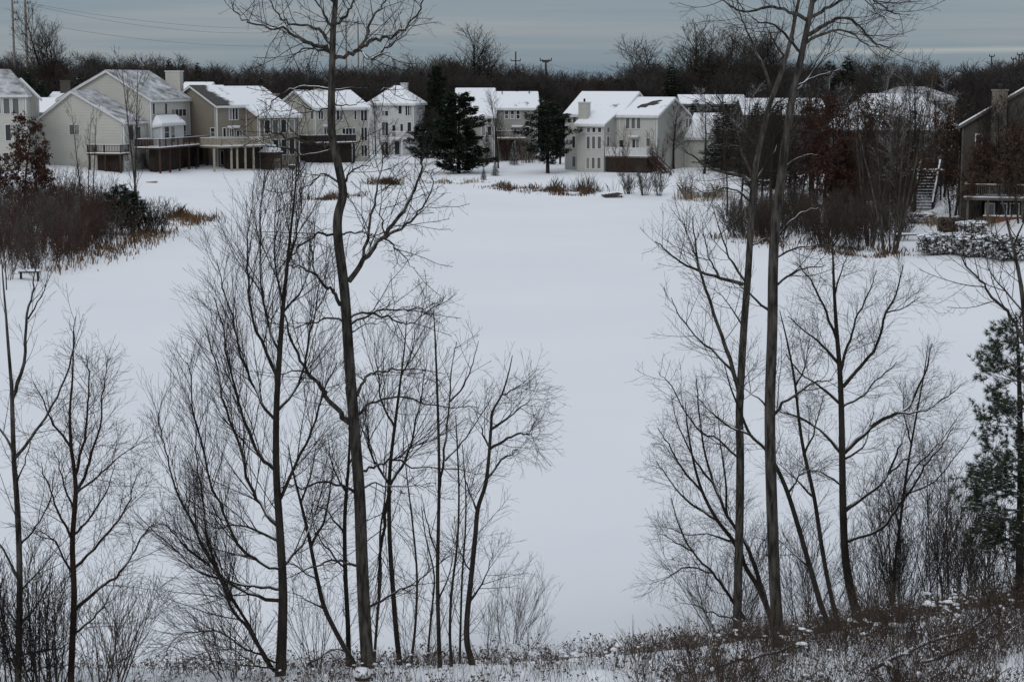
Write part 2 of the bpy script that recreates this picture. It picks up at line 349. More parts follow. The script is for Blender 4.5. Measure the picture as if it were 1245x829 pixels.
# ------------------------------------------------------------------ houses
class House:
    def __init__(self, name, label, px, py, yaw, wall, base=None):
        b = base or hit(px, py); self.b = b; self.yaw = R(yaw); self.wall = wall
        self.root = tag(empty(name, b, self.yaw), label, 'house')
        c, s = math.cos(self.yaw), math.sin(self.yaw); self.c, self.s = c, s
        ex, ey = -b[0], -b[1]; self.o = (c * ex + s * ey, -s * ex + c * ey, EYE - b[2])
    def _d(self, px, py):
        d = ray(px, py); return (self.c * d[0] + self.s * d[1], -self.s * d[0] + self.c * d[1], d[2])
    def fr(self, px, py, y=0.0):          # pixel -> (x, z) on the plane local y
        d = self._d(px, py); t = (y - self.o[1]) / d[1]; return (self.o[0] + d[0] * t, self.o[2] + d[2] * t)
    def sd(self, px, py, x):              # pixel -> (y, z) on the plane local x
        d = self._d(px, py); t = (x - self.o[0]) / d[0]; return (self.o[1] + d[1] * t, self.o[2] + d[2] * t)
    def put(self, mb, name, mat, parent=None): return mb.build(name, mat, parent or self.root)
    def block(self, x0, x1, y0, y1, ze, zr, axis='x', roof='roof_full', wall=None, z0=-1.6, ov=0.35, ridge=None, th=0.22, fascia='trim', hip=0.0):
        """walls + pitched roof; the ridge runs along axis; ridge = its place across"""
        wall = wall or self.wall; m = MB()
        if axis == 'x':
            yr = (y0 + y1) / 2 if ridge is None else ridge
            prof = [(y0, z0), (y1, z0), (y1, ze), (yr, zr), (y0, ze)]
            if hip: m.box(x0, x1, y0, y1, z0, ze)
            else: m.prism([(x0, a, b) for a, b in prof], [(x1, a, b) for a, b in prof])
        else:
            xr = (x0 + x1) / 2 if ridge is None else ridge
            prof = [(x0, z0), (x1, z0), (x1, ze), (xr, zr), (x0, ze)]
            if hip: m.box(x0, x1, y0, y1, z0, ze)
            else: m.prism([(a, y1, b) for a, b in prof], [(a, y0, b) for a, b in prof])
        self.put(m, 'wall', wall)
        g = 0.03
        if axis == 'x':
            a0, a1, b0, b1, rr = x0 - ov, x1 + ov, y0, y1, yr
        else:
            a0, a1, b0, b1, rr = y0 - ov, y1 + ov, x0, x1, xr
        s0 = (zr - ze) / max(rr - b0, 0.1); s1 = (zr - ze) / max(b1 - rr, 0.1)
        P = (lambda a, b, z: (a, b, z)) if axis == 'x' else (lambda a, b, z: (b, a, z))
        r = MB(); f = MB()
        hl = hip
        for lo, sl, e in ((b0 - ov, s0, ze - ov * s0), (b1 + ov, s1, ze - ov * s1)):
            q = [(a0, lo, e), (a1, lo, e), (a1 - hl, rr, zr), (a0 + hl, rr, zr)]
            bot = [P(a, b, z + g) for a, b, z in q]; top = [P(a, b, z + g + th) for a, b, z in q]
            r.prism(bot, top)
            so = -0.02 if lo < rr else 0.02
            f.prism([P(a0 - 0.01, lo + so, e - 0.16), P(a1 + 0.01, lo + so, e - 0.16), P(a1 + 0.01, lo + so, e + g + th * 0.45), P(a0 - 0.01, lo + so, e + g + th * 0.45)],
                    [P(a0 - 0.01, lo + so * 4, e - 0.16), P(a1 + 0.01, lo + so * 4, e - 0.16), P(a1 + 0.01, lo + so * 4, e + g + th * 0.45), P(a0 - 0.01, lo + so * 4, e + g + th * 0.45)])
            if not hip:
                for a, da in ((a0, -0.05), (a1, 0.05)):
                    f.prism([P(a, lo, e - 0.14), P(a, rr, zr - 0.14), P(a, rr, zr + g + th * 0.4), P(a, lo, e + g + th * 0.4)],
                            [P(a + da, lo, e - 0.14), P(a + da, rr, zr - 0.14), P(a + da, rr, zr + g + th * 0.4), P(a + da, lo, e + g + th * 0.4)])
        if hip:
            for a, ah in ((a0, a0 + hl), (a1, a1 - hl)):
                q = [(a, b0 - ov, ze - ov * s0), (a, b1 + ov, ze - ov * s1), (ah, rr, zr)]
                r.prism([P(*v) for v in [(x, y, z + g - 0.01) for x, y, z in q]], [P(*v) for v in [(x, y, z + g + th - 0.012) for x, y, z in q]])
                sg = -0.05 if a == a0 else 0.05
                f.prism([P(a, b0 - ov, ze - ov * s0 - 0.16), P(a, b1 + ov, ze - ov * s1 - 0.16), P(a, b1 + ov, ze - ov * s1 + 0.1), P(a, b0 - ov, ze - ov * s0 + 0.1)],
                        [P(a + sg, b0 - ov, ze - ov * s0 - 0.16), P(a + sg, b1 + ov, ze - ov * s1 - 0.16), P(a + sg, b1 + ov, ze - ov * s1 + 0.1), P(a + sg, b0 - ov, ze - ov * s0 + 0.1)])
        ro = self.put(r, 'roof', roof); bv = ro.modifiers.new('soft_edge', 'BEVEL'); bv.width = .09; bv.segments = 2; bv.limit_method = 'ANGLE'; fascia = 'trim_dim' if wall == 'side_dim' else fascia
        for cxx in (x0, x1):
            for cyy in (y0, y1): self.put(MB().box(cxx - .07, cxx + .07, cyy - .07, cyy + .07, z0, ze - .05), 'corner_board', fascia)
        tube_obj('downspout', [([(x1 - .25, y0 - .09, z0), (x1 - .25, y0 - .09, ze - .1)], [.05, .05])], 6, fascia, self.root); self.put(f, 'fascia', fascia, ro)
        return ro
    def window(self, plane, c, a0, a1, z0, z1, cols=1, rows=1, glass='glass', trim='trim', fw=0.09, name='window'):
        if a1 < a0: a0, a1 = a1, a0
        if z1 < z0: z0, z1 = z1, z0
        if plane == 'f': P = lambda a, z, o: (a, c - o, z)
        elif plane == 'r': P = lambda a, z, o: (c + o, a, z)
        else: P = lambda a, z, o: (c - o, a, z)
        def slab(m, u0, u1, w0, w1, o0, o1):
            m.prism([P(u0, w0, o0), P(u1, w0, o0), P(u1, w1, o0), P(u0, w1, o0)], [P(u0, w0, o1), P(u1, w0, o1), P(u1, w1, o1), P(u0, w1, o1)])
        m = MB()
        slab(m, a0 - fw, a0, z0 - fw, z1 + fw, 0.005, 0.07); slab(m, a1, a1 + fw, z0 - fw, z1 + fw, 0.005, 0.07)
        slab(m, a0, a1, z1, z1 + fw, 0.005, 0.07); slab(m, a0 - fw * 0.6, a1 + fw * 0.6, z0 - fw, z0, 0.005, 0.10)
        for i in range(1, cols):
            u = a0 + (a1 - a0) * i / cols; slab(m, u - 0.05, u + 0.05, z0, z1, 0.005, 0.06)
        for j in range(1, rows):
            u = z0 + (z1 - z0) * j / rows; slab(m, a0, a1, u - 0.03, u + 0.03, 0.005, 0.055)
        w = self.put(m, name, trim); WR = random.Random(int(abs(a0 * 37 + z0 * 91 + c * 13) * 10))
        for i in range(cols):
            for j in range(rows):
                u0 = a0 + (a1 - a0) * i / cols + (0.05 if i else 0); u1 = a0 + (a1 - a0) * (i + 1) / cols - (0.05 if i < cols - 1 else 0)
                w0 = z0 + (z1 - z0) * j / rows + (0.03 if j else 0); w1 = z0 + (z1 - z0) * (j + 1) / rows - (0.03 if j < rows - 1 else 0)
                pm = MB(); slab(pm, u0, u1, w0, w1, 0.006, 0.025); self.put(pm, 'pane', glass if WR.random() < .72 else WR.choice(['glass_blind', 'glass_curtain']), w)
        return w
    def wf(self, px0, py0, px1, py1, y=0.0, **k):
        a, b = self.fr(px0, py0, y), self.fr(px1, py1, y); return self.window('f', y, a[0], b[0], b[1], a[1], **k)
    def ws(self, px0, py0, px1, py1, x, **k):
        a, b = self.sd(px0, py0, x), self.sd(px1, py1, x); return self.window('r', x, a[0], b[0], b[1], a[1], **k)
    def chimney(self, x0, x1, y0, y1, z0, z1, mat=None, pot=True):
        m = MB().box(x0, x1, y0, y1, z0, z1); ch = self.put(m, 'chimney', mat or self.wall)
        self.put(MB().box(x0 - 0.08, x1 + 0.08, y0 - 0.08, y1 + 0.08, z1, z1 + 0.14), 'cap', 'trim' if mat is None else mat, ch)
        if pot:
            cx, cy = (x0 + x1) / 2, (y0 + y1) / 2
            tube_obj('flue', [([(cx, cy, z1 + 0.1), (cx, cy, z1 + 0.5)], [0.14, 0.14]), ([(cx, cy, z1 + 0.5), (cx, cy, z1 + 0.6)], [0.22, 0.02])], 8, 'dark_metal', ch, smooth=False)
    def deck(self, x0, x1, y0, y1, z, rail='wood_brown', floor='wood_brown', posts=(), sides='flr', rail_h=1.0, ground=-1.0, post_mat=None, skirt=None, solid=False, gap=0.16, snow=True, inset=.12):
        d = self.put(MB().box(x0, x1, y0, y1, z - 0.22, z), 'deck', floor)
        if snow: self.put(MB().box(x0 - 0.02, x1 + 0.02, y0 - 0.03, y1 - 0.05, z + 0.004, z + 0.10), 'snow', 'snow', d)
        runs = []
        if 'f' in sides: runs.append(((x0 + 0.06, y0 + 0.06), (x1 - 0.06, y0 + 0.06)))
        if 'l' in sides: runs.append(((x0 + 0.06, y0 + 0.06), (x0 + 0.06, y1 - 0.06)))
        if 'r' in sides: runs.append(((x1 - 0.06, y0 + 0.06), (x1 - 0.06, y1 - 0.06)))
        for (ax, ay), (bx, by) in runs:
            L = math.hypot(bx - ax, by - ay); m = MB(); n = max(1, round(L / 1.8))
            for i in range(n + 1):
                u, v = ax + (bx - ax) * i / n, ay + (by - ay) * i / n; m.box(u - 0.06, u + 0.06, v - 0.06, v + 0.06, z, z + rail_h + 0.06)
            m.beam((ax, ay, z + rail_h), (bx, by, z + rail_h), 0.14, 0.07); m.beam((ax, ay, z + 0.18), (bx, by, z + 0.18), 0.06, 0.06)
            nb = max(2, int(L / gap))
            for i in range(1, nb):
                u, v = ax + (bx - ax) * i / nb, ay + (by - ay) * i / nb; w = (0.025 if not solid else gap * 0.42)
                dx, dy = (w, 0.02) if abs(bx - ax) > abs(by - ay) else (0.02, w)
                m.box(u - dx, u + dx, v - dy, v + dy, z + 0.15, z + rail_h - 0.02)
            r = self.put(m, 'railing', rail, d)
            if snow:
                e = 0.05; self.put(MB().box(min(ax, bx) - e, max(ax, bx) + e, min(ay, by) - e, max(ay, by) + e, z + rail_h + 0.062, z + rail_h + 0.11), 'snow', 'snow', d)
        for (u, v) in posts:
            self.put(MB().box(u - 0.1, u + 0.1, v - 0.1, v + 0.1, ground, z - 0.225), 'post', post_mat or floor, d)
        if skirt: self.put(MB().box(x0 + (inset if 'l' in sides else .12), x1 - (inset if 'r' in sides else .12), y0 + inset, y1 - 0.12, ground, z - 0.23), 'screen', skirt, d)  # a real screen on some decks; on others a dark box in place of shade
        return d

# ---- grey house with the stepped bay, above the far shore
h = House('pond_house', 'grey two storey house with bay, chimney, snowy roof and white railed deck above far shore', 734, 209.5, -31, 'side_grey')
bd = 3.2
xb0 = h.fr(701, 200)[0]; xm0 = h.fr(687.5, 200, bd)[0]; xm1 = h.fr(799, 150, bd)[0]
ze_m = h.fr(760, 140, bd)[1]; zr_m = h.fr(750, 113.2, bd + 5)[1]; ze_b = h.fr(715, 151.5)[1]
xs = xm0 + 8.2; yend = bd + 10.2
h.block(xm0, xs, bd, yend, ze_m, zr_m, 'x', 'roof_full')
h.block(xs + 0.02, xm1, bd + 0.004, yend - 0.9, ze_m - 0.01, h.sd(821, 120, xm1)[1], 'x', 'roof_full')
# bay with the roof running on down
m = MB(); slope = (ze_m - ze_b) / bd
m.prism([(xb0, 0, -1.6), (xb0, bd, -1.6), (xb0, bd, ze_m - 0.25), (xb0, 0, ze_b)], [(0, 0, -1.6), (0, bd, -1.6), (0, bd, ze_m - 0.25), (0, 0, ze_b)]); h.put(m, 'bay', 'side_grey')
m = MB(); q = [(xb0 - 0.3, -0.35, ze_b - 0.1), (0.3, -0.35, ze_b - 0.1), (0.3, bd + 0.4, ze_m + 0.28), (xb0 - 0.3, bd + 0.4, ze_m + 0.28)]
m.prism([(a, b_, c + 0.02) for a, b_, c in q], [(a, b_, c + 0.22) for a, b_, c in q]); br = h.put(m, 'bay_roof', 'roof_full')
h.put(MB().box(xb0 - 0.3, 0.3, -0.42, -0.36, ze_b - 0.28, ze_b + 0.0), 'fascia', 'trim', br)
for a, b_ in ((714, 717.5), (720.5, 724), (727.3, 731.2)):
    h.wf(a, 155.5, b_, 161, glass='glass'); h.wf(a - 0.4, 166.3, b_ - 0.3, 181, glass='glass_blind'); h.wf(a - 0.8, 191.8, b_ - 0.8, 205, glass='glass_blind')
h.ws(737.8, 155.3, 740.8, 161, 0.0); h.ws(737.6, 166.5, 740.6, 178, 0.0, glass='glass_blind')
for a in (761.3, 768, 774.6): h.wf(a, 143.8, a + 4.2, 156.5, bd, glass='glass_blind')
h.wf(753, 170.5, 757.5, 179, bd); h.wf(769, 169.5, 777, 180, bd, cols=2, name='door'); h.wf(786, 168.5, 790, 178, bd, glass='glass_blind')
h.wf(697, 142.5, 700.5, 151, bd); h.wf(696, 166, 699.5, 180, bd); h.wf(696, 190.5, 699.8, 203, bd, glass='glass_blind')
a = h.fr(767.5, 166, bd); b_ = h.fr(778.5, 166, bd)
aw = h.put(MB().box(a[0], b_[0], bd - 0.8, bd - 0.01, a[1] - 0.12, a[1] + 0.02), 'awning', 'trim'); h.put(MB().box(a[0], b_[0], bd - 0.82, bd - 0.02, a[1] + 0.022, a[1] + 0.13), 'snow', 'snow', aw)
a = h.sd(833.5, 144.5, xm1); b_ = h.sd(840.5, 155, xm1); h.window('r', xm1, a[0], b_[0], b_[1], a[1], cols=2)
zd = h.fr(760, 190)[1]
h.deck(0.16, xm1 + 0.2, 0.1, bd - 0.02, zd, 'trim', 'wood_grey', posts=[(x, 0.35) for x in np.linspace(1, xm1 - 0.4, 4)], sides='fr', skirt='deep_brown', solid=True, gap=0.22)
st = MB(); X0 = xm1 + 0.3
for i in range(9): st.box(X0 + i * 0.34, X0 + i * 0.34 + 0.32, 0.3, 1.5, zd - 0.30 - i * 0.28, zd - 0.24 - i * 0.28)
for yy in (0.3, 1.5): st.beam((X0, yy, zd + 0.6), (X0 + 3.1, yy, zd - 2.0), 0.09); st.beam((X0, yy, zd - 0.3), (X0 + 3.1, yy, zd - 2.9), 0.06, 0.26)
for i in range(5):
    for yy in (0.3, 1.5): st.beam((X0 + 0.2 + i * 0.7, yy, zd - 0.5 - i * 0.58), (X0 + 0.2 + i * 0.7, yy, zd + 0.5 - i * 0.58), 0.06)
h.put(st, 'stair', 'wood_brown')
c0 = h.fr(704, 148, 1.2); c1 = h.fr(714.5, 125.5, 1.2)
h.chimney(c0[0], c1[0], 1.0, 2.0, c0[1] - 0.6, c1[1], None)
# shingles the wind has bared near the right ridge
yr_ = (bd + yend - .9) / 2; zr_w = h.sd(821, 120, xm1)[1]; sl_r = (zr_w - ze_m) / (yr_ - bd)
def roof_pt(px, py, lift):
    d = h._d(px, py); t = (ze_m + sl_r * (h.o[1] - bd) + .25 + lift - h.o[2]) / (d[2] - sl_r * d[1]); return (h.o[0] + d[0] * t, h.o[1] + d[1] * t, h.o[2] + d[2] * t)
pp_ = [(774, 130.5), (780, 127), (787, 125.8), (793, 123.2), (803, 121.5), (806, 122.4), (799, 124.8), (803, 125.5), (795, 128.2), (789, 128.4), (785, 131), (779, 130.6), (776, 132)]
mb_ = MB().prism([roof_pt(a, b_, .0) for a, b_ in pp_], [roof_pt(a, b_, .012) for a, b_ in pp_]); h.put(mb_, 'bare_shingles', 'shingle')
# garage wing on the right, lower
y0 = h.sd(836, 160, xm1)[0]; gx1 = xm1 + 3.6
zg = h.fr(850, 166, y0)[1]
h.block(xm1 + 0.03, gx1, y0 - 0.6, y0 + 6.0, zg, zg + 2.9, 'x', 'roof_full')

# ---- white gabled house on the left
h = House('gabled_house', 'pale cream house with two stacked front gables, tall chimney and brown raised deck', 185, 206, -13, 'side_cream')
xL = h.fr(72, 117)[0]; zr = h.fr(130, 87)[1]; ze = h.fr(185, 121)[1]
yB = h.sd(230, 121, 0.0)[0]; xr = h.fr(130, 87)[0]
h.block(xL, 0, 0, yB, ze, zr, 'y', 'roof_thin', ridge=xr)
# lower gable in front
xl1 = -0.7; yl = h.sd(150, 148, xl1)[0]
yl = max(-7.5, min(-4.0, yl))
zl = h.fr(150, 148, yl)[1]; zlr = h.fr(88, 112, yl)[1]; xlr = h.fr(88, 112, yl)[0]; xl0 = h.fr(44, 136, yl)[0]
h.block(xl0, xl1, yl, -0.02, zl, zlr, 'y', 'roof_thin', ridge=xlr)
h.wf(84.5, 152, 96.5, 164, yl, cols=2, glass='glass_blind')
for a in ((185, 126, 188, 139), (200, 126, 203, 139)): h.ws(*a, 0.0)
h.ws(208, 133.5, 226, 141, 0.0, cols=4)
h.ws(222.5, 152, 226, 168, 0.0, rows=2); h.ws(207, 158, 215, 176, 0.0, cols=2, name='door'); h.ws(193, 152, 199, 167, 0.0, rows=2)
# side bump-out with hipped roof
ya = h.sd(184, 150, 0.0)[0]; yb = h.sd(212, 150, 0.0)[0]; zb = h.sd(200, 149.5, 0.9)[1]
h.block(0.02, 1.2, ya + 0.3, yb, zb, zb + .75, 'y', 'roof_full', 'side_white', ov=0.25, hip=0.5, ridge=0.4)
h.window('r', 1.2, ya + 1.2, ya + 2.6, zb - 1.9, zb - 0.5, rows=2); h.window('r', 1.2, ya + 3.2, ya + 4.4, zb - 2.5, zb - 0.5, rows=2)
h.window('r', xl1, yl + 1.5, yl + 2.7, zl - 2.3, zl - 0.5); h.window('r', xl1, yl + 3.4, yl + 4.8, zl - 2.3, zl - 0.8)
c0 = h.fr(202, 110, yB + 0.2); c1 = h.fr(219, 87.5, yB + 0.2)
h.chimney(c0[0], c1[0], yB + 0.05, yB + 1.2, -1, c1[1], None, pot=False)
zd = h.sd(200, 179.5, 3.4)[1]
h.deck(0.02, 3.4, yl + 1.5, yB + 1.2, zd, 'wood_brown', 'wood_brown', posts=[(3.2, y) for y in np.linspace(yl + 1.8, yB + 0.9, 7)], sides='rlf', ground=-1.2, gap=0.2, skirt='deep_brown', inset=1.3)  # dark recessed box below stands in for the shade under the deck
h.deck(-4.5, 0.0, yl - 2.4, yl - 0.02, zd - 0.6, 'wood_brown', 'wood_brown', posts=[(x, yl - 2.2) for x in (-4.3, -2.2, -0.2)], sides='flr', ground=-1.2, gap=0.2, skirt='deep_brown', inset=.9)  # under-deck shade again built as a dark box
h.ws(215, 183, 222, 196, 0.0, cols=2, name='door'); h.ws(150, 182, 156, 196, xl1, cols=2)

# ---- tan house
h = House('tan_house', 'tan house with half bare dark roof and a long deck on pale posts', 265, 203, -41, 'side_tan')
roof_mat('roof_half', 0.40, 0.5, 0.42, (1, 1, 1.4), mask=(1, -1.0, 8.0))
ze = h.fr(265, 128.5)[1]; xr_, zr = h.fr(233, 105.5); yB = h.sd(299, 128, 0.0)[0]
h.block(2 * xr_, 0, 0, yB, ze, zr, 'y', 'roof_half', ridge=xr_)
# rear wing standing forward, its roof running lower
xw = 2.6; yw = yB + 7.0; zw = h.sd(322, 141, xw)[1]
h.block(xr_ * 2 + 1, xw, yB + 0.02, yw, zw, zr - 0.15, 'y', 'roof_full', ridge=xr_)
h.ws(278.5, 132, 289, 145.5, 0.0, cols=3); h.wf(256.5, 156, 261.5, 166, 0.0, rows=2)
h.ws(271, 156, 274.5, 168, 0.0); h.ws(279, 157, 284, 171, 0.0, name='door', cols=2); h.ws(287.5, 159.5, 294.5, 171, 0.0, cols=2, name='door')
a = h.sd(276.5, 154.5, 0.0); b_ = h.sd(286.5, 154.5, 0.0)
aw = h.put(MB().box(0.01, 0.8, a[0], b_[0], a[1] - 0.15, a[1]), 'awning', 'trim'); h.put(MB().box(0.02, 0.85, a[0] - 0.02, b_[0] + 0.02, a[1] + 0.003, a[1] + 0.16), 'snow', 'snow', aw)
y0 = h.sd(312, 150, xw)[0]
for i in range(4): h.window('r', xw, yB + 0.9 + i * 1.45, yB + 1.8 + i * 1.45, zw - 2.3, zw - 0.6); h.window('r', xw, yB + 0.9 + i * 1.45, yB + 1.8 + i * 1.45, zw - 5.2, zw - 3.2)
c0 = h.fr(321, 140, yw + 0.1); c1 = h.fr(332, 115, yw + 0.1)
h.chimney(c0[0], c1[0], yw + 0.05, yw + 1.2, -1, c1[1], 'side_tan', pot=False)
zd = h.sd(285, 178, 4.4)[1]
dy0 = h.sd(248, 178, 4.4)[0]; dy1 = h.sd(331, 178, 4.4)[0]
pp = [(4.2, h.sd(a, 178, 4.2)[0]) for a in (260, 281, 288, 298, 308)]
h.deck(0.02, 4.4, max(dy0, -3.0), min(yw, dy1), zd, 'trim_tan', 'wood_tan', posts=pp, sides='rfl', post_mat='trim_tan', ground=-1.0, gap=0.13, skirt='deep_brown', inset=2.6)  # darkness between the posts is a set-back dark box, standing in for shade
h.ws(268, 184, 276, 200, 0.0, cols=2, name='door'); h.ws(283, 184, 292, 200, 0.0, cols=2)

# ---- ivory house behind the tall bare tree
h = House('ivory_house', 'ivory house with dark brown balcony, behind the crooked tall bare tree', 384, 196, -50, 'side_ivory')
ze = h.fr(384, 131.5)[1]; xr_, zr = h.fr(359.5, 111.5); yB = h.sd(448, 131, 0.0)[0]
h.block(2 * xr_, 0, 0, yB, ze, zr, 'y', 'roof_full', ridge=xr_)
for a in ((387, 135.5, 392.5, 145), (409, 135, 416.5, 146), (430.5, 135, 433, 145.5), (438.5, 134.5, 446, 147)): h.ws(*a, 0.0, cols=2 if a[2] - a[0] > 4 else 1)
h.wf(378, 135.5, 382, 145, 0.0, glass='glass_blind')
h.ws(394, 156.5, 399.5, 169, 0.0, cols=2, name='door'); h.ws(416, 156.5, 432, 165, 0.0, cols=4); h.ws(439, 155.5, 446, 171, 0.0, cols=2); h.ws(439, 177, 446, 190, 0.0, cols=2)
a = h.sd(392.5, 153, 0.0); b_ = h.sd(401, 153, 0.0); aw = h.put(MB().box(0.01, 0.7, a[0], b_[0], a[1] - 0.15, a[1]), 'awning', 'trim'); h.put(MB().box(0.02, 0.72, a[0], b_[0], a[1] + 0.003, a[1] + 0.13), 'snow', 'snow', aw)
zd = h.sd(410, 173.5, 3.0)[1]
h.deck(0.02, 3.0, h.sd(372, 173, 3.0)[0], h.sd(433, 173, 3.0)[0], zd, 'deep_brown', 'deep_brown', posts=[(2.8, h.sd(a, 180, 2.8)[0]) for a in (390, 412, 430)], sides='rfl', solid=True, gap=0.2, ground=-1.2, skirt='deep_brown', inset=1.0)  # shade below the balcony is put in as a dark box
h.deck(2 * xr_ + 0.5, -0.05, -2.4, -0.02, zd, 'wood_brown', 'wood_brown', posts=[(x, -2.2) for x in (2 * xr_ + 0.8, xr_, -0.3)], sides='fl', skirt='wood_brown', ground=-1.2)
h.ws(397, 177, 408, 194, 0.0, cols=2, name='door'); h.ws(424, 176, 432, 196, 0.0, cols=2, name='door')
h.chimney(xr_ - 0.5, xr_ + 0.6, 3.4, 4.4, zr - 1, zr + 0.6, 'side_ivory', pot=False)

# ---- white house with hipped roof
h = House('hipped_house', 'white house with hipped snowy roof and small balcony beside the dark pines', 503, 189.5, -8, 'side_white')
x0 = h.fr(449, 150)[0]; ze = h.fr(490, 125.5)[1]; zr = h.fr(473, 105.8, 4)[1]
h.block(x0, 0, 0, 9.0, ze, zr, 'x', 'roof_full', hip=3.4, ov=0.4)
for a, c in (((464, 135, 472, 141), 2), ((484.5, 129, 488.5, 138.5), 1), ((493, 129, 501, 140.5), 3), ((464.5, 149, 472, 165), 2), ((477, 152.5, 481, 166, ), 1), ((486.8, 151, 490, 160), 1), ((495.5, 149, 500, 160), 1), ((464, 173, 472, 188), 2), ((480, 172, 486, 188), 1)):
    h.wf(*a, cols=c)
zd = h.fr(483, 168)[1]; dx0 = h.fr(473, 168, -1.6)[0]; dx1 = h.fr(494, 168, -1.6)[0]
h.deck(dx0, dx1, -1.6, -0.02, zd, 'trim', 'trim', posts=[(h.fr(488.5, 168, -1.5)[0], -1.5), (dx0 + 0.2, -1.5)], gap=0.2, ground=-0.8)
h.chimney(x0 + 4.0, x0 + 5.0, 5.2, 6.2, zr - 1.2, zr + 0.5, 'side_white', pot=False)

# ---- stone coloured house between the pines
h = House('stone_house', 'beige grey house with two joined snowy roofs between two dark pines', 601, 196, 2, 'side_stone')
xl = h.fr(557, 150)[0]; xr2 = h.fr(653, 150, 1.5)[0]
zeL = h.fr(588, 141)[1]; zrL = h.fr(580, 108.8, 5.5)[1]; zeR = h.fr(630, 131.5, 1.5)[1]; zrR = h.fr(630, 113, 6)[1]
h.block(xl, 0, 0, 10.5, zeL, zrL, 'x', 'roof_full', ridge=6.0)
h.block(0.02, xr2, 1.5, 10.0, zeR, zrR, 'x', 'roof_full', ridge=5.9)
for a in (585.5, 592.5): h.wf(a, 144.5, a + 4.6, 149.5); h.wf(a, 154, a + 4.6, 165)
for a in (614, 621, 628): h.wf(a, 134.8, a + 3.8, 144.5, 1.5, rows=2)
h.wf(625, 155.5, 632, 165, 1.5, cols=2, name='door'); h.wf(604.5, 156.5, 615, 163, 1.5, cols=2); h.wf(640, 154.5, 643.5, 165, 1.5)
a = h.fr(622, 153.5, 1.5); b_ = h.fr(635, 153.5, 1.5); aw = h.put(MB().box(a[0], b_[0], 0.7, 1.49, a[1] - 0.15, a[1]), 'awning', 'trim'); h.put(MB().box(a[0], b_[0], 0.68, 1.48, a[1] + 0.003, a[1] + 0.13), 'snow', 'snow', aw)
zd = h.fr(620, 168, -1.2)[1]
h.deck(0.3, h.fr(640, 168, -1.2)[0], -1.2, 1.45, zd, 'wood_grey', 'wood_grey', posts=[(0.5, -1), (3.0, -1)], ground=-0.8)
tube_obj('vent_pipe', [([(1.3, 5.0, zrR - 0.6), (1.3, 5.0, zrR + 0.25)], [0.07, 0.07])], 6, 'dark_metal', h.root)
tube_obj('vent_pipe', [([(xr2 - 1.0, 5.2, zrR - 0.5), (xr2 - 1.0, 5.2, zrR + 0.5)], [0.09, 0.09])], 6, 'dark_metal', h.root)

# ---- house cut by the left edge
h = House('corner_house', 'cream house cut by the left edge, with paired tall windows', 34, 205, 12, 'side_cream')
ze = h.fr(30, 115)[1]
x0 = -13.0; zr = h.fr(13, 86.5, 4.5)[1]
h.block(x0, 0, 0, 9.5, ze, zr, 'x', 'roof_thin', hip=2.2, ov=0.3)
for a in ((-4, 120, 1, 138), (4, 120, 12, 138.5), (15, 120, 23, 138.5)): h.wf(*a, glass='glass_blind')
for a in ((-3, 152, 0, 170), (6.5, 152, 13.5, 171), (16, 152, 23.5, 171)): h.wf(*a)
h.wf(4.5, 186, 11, 200, glass='glass')
h.block(h.fr(5, 118, 9.6)[0], h.fr(46, 118, 9.6)[0], 9.6, 11.0, h.fr(46, 118, 9.6)[1], h.fr(25, 97, 9.6)[1], 'y', 'roof_full', ridge=h.fr(25, 97, 9.6)[0])

# ---- houses further back: only their roofs and upper walls show
def back_house(label, px, py_eave, py_ridge, w_px, Y, wall, yaw=0, roof='roof_full', hip=0.0, chim=None, depth=9.0, cols=3):
    zg = gz1((px - CX) / F * Y, Y); b = (at_y(px, py_eave, Y)[0], Y, zg)
    hh = House('back_house', label, px, py_eave, yaw, wall, base=b)
    z1 = at_y(px, py_eave, Y)[2] - zg; z2 = at_y(px, py_ridge, Y)[2] - zg; w = w_px / F * Y
    hh.block(-w / 2, w / 2, 0, depth, max(z1, 2.4), max(z2, z1 + 1.2), 'x', roof, hip=hip)
    for i in range(cols):
        u = -w / 2 + w * (i + 0.5) / cols; hh.window('f', 0.0, u - 0.6, u + 0.6, max(z1, 2.4) - 2.0, max(z1, 2.4) - 0.6)
    if chim: hh.chimney(chim[0], chim[0] + 1.3, depth * 0.4, depth * 0.4 + 0.9, z2 - 1.5, z2 + chim[1], wall, pot=False)
    hh.root['group'] = 'roofs of houses standing further back'
    return hh
back_house('low snow roofed garage between the two leftmost houses', 52, 137, 121, 40, 246, 'side_dim', cols=1)
back_house('house with pale square chimney behind the gabled house, roof mostly hidden', 78, 124, 116, 40, 262, 'side_dim', chim=(-1.4, 2.0))
back_house('snow roofed house behind the tan house, left of its ridge', 236, 112, 104, 30, 262, 'side_stone', cols=2)
back_house('snow capped roof behind the spruces right of the pond house', 868, 127, 118.5, 76, 275, 'side_dim')
back_house('small distant snowy roof above the leafy oaks', 937, 110, 104.5, 26, 330, 'side_dim', hip=1.5, cols=2)
back_house('long snowy roof glimpsed behind the rust leaved oaks', 955, 140, 122, 96, 226, 'side_dim', depth=10)
hb = back_house('broad house with wide snowy hipped roof behind the birch clump', 1100, 158, 117, 132, 184, 'side_dim', hip=3.0, depth=13, cols=4)
h2 = back_house('house with low grey hipped roof peeping over the broad snowy roof', 1118, 120, 108.5, 84, 225, 'side_stone', hip=3.0, roof='roof_thin')

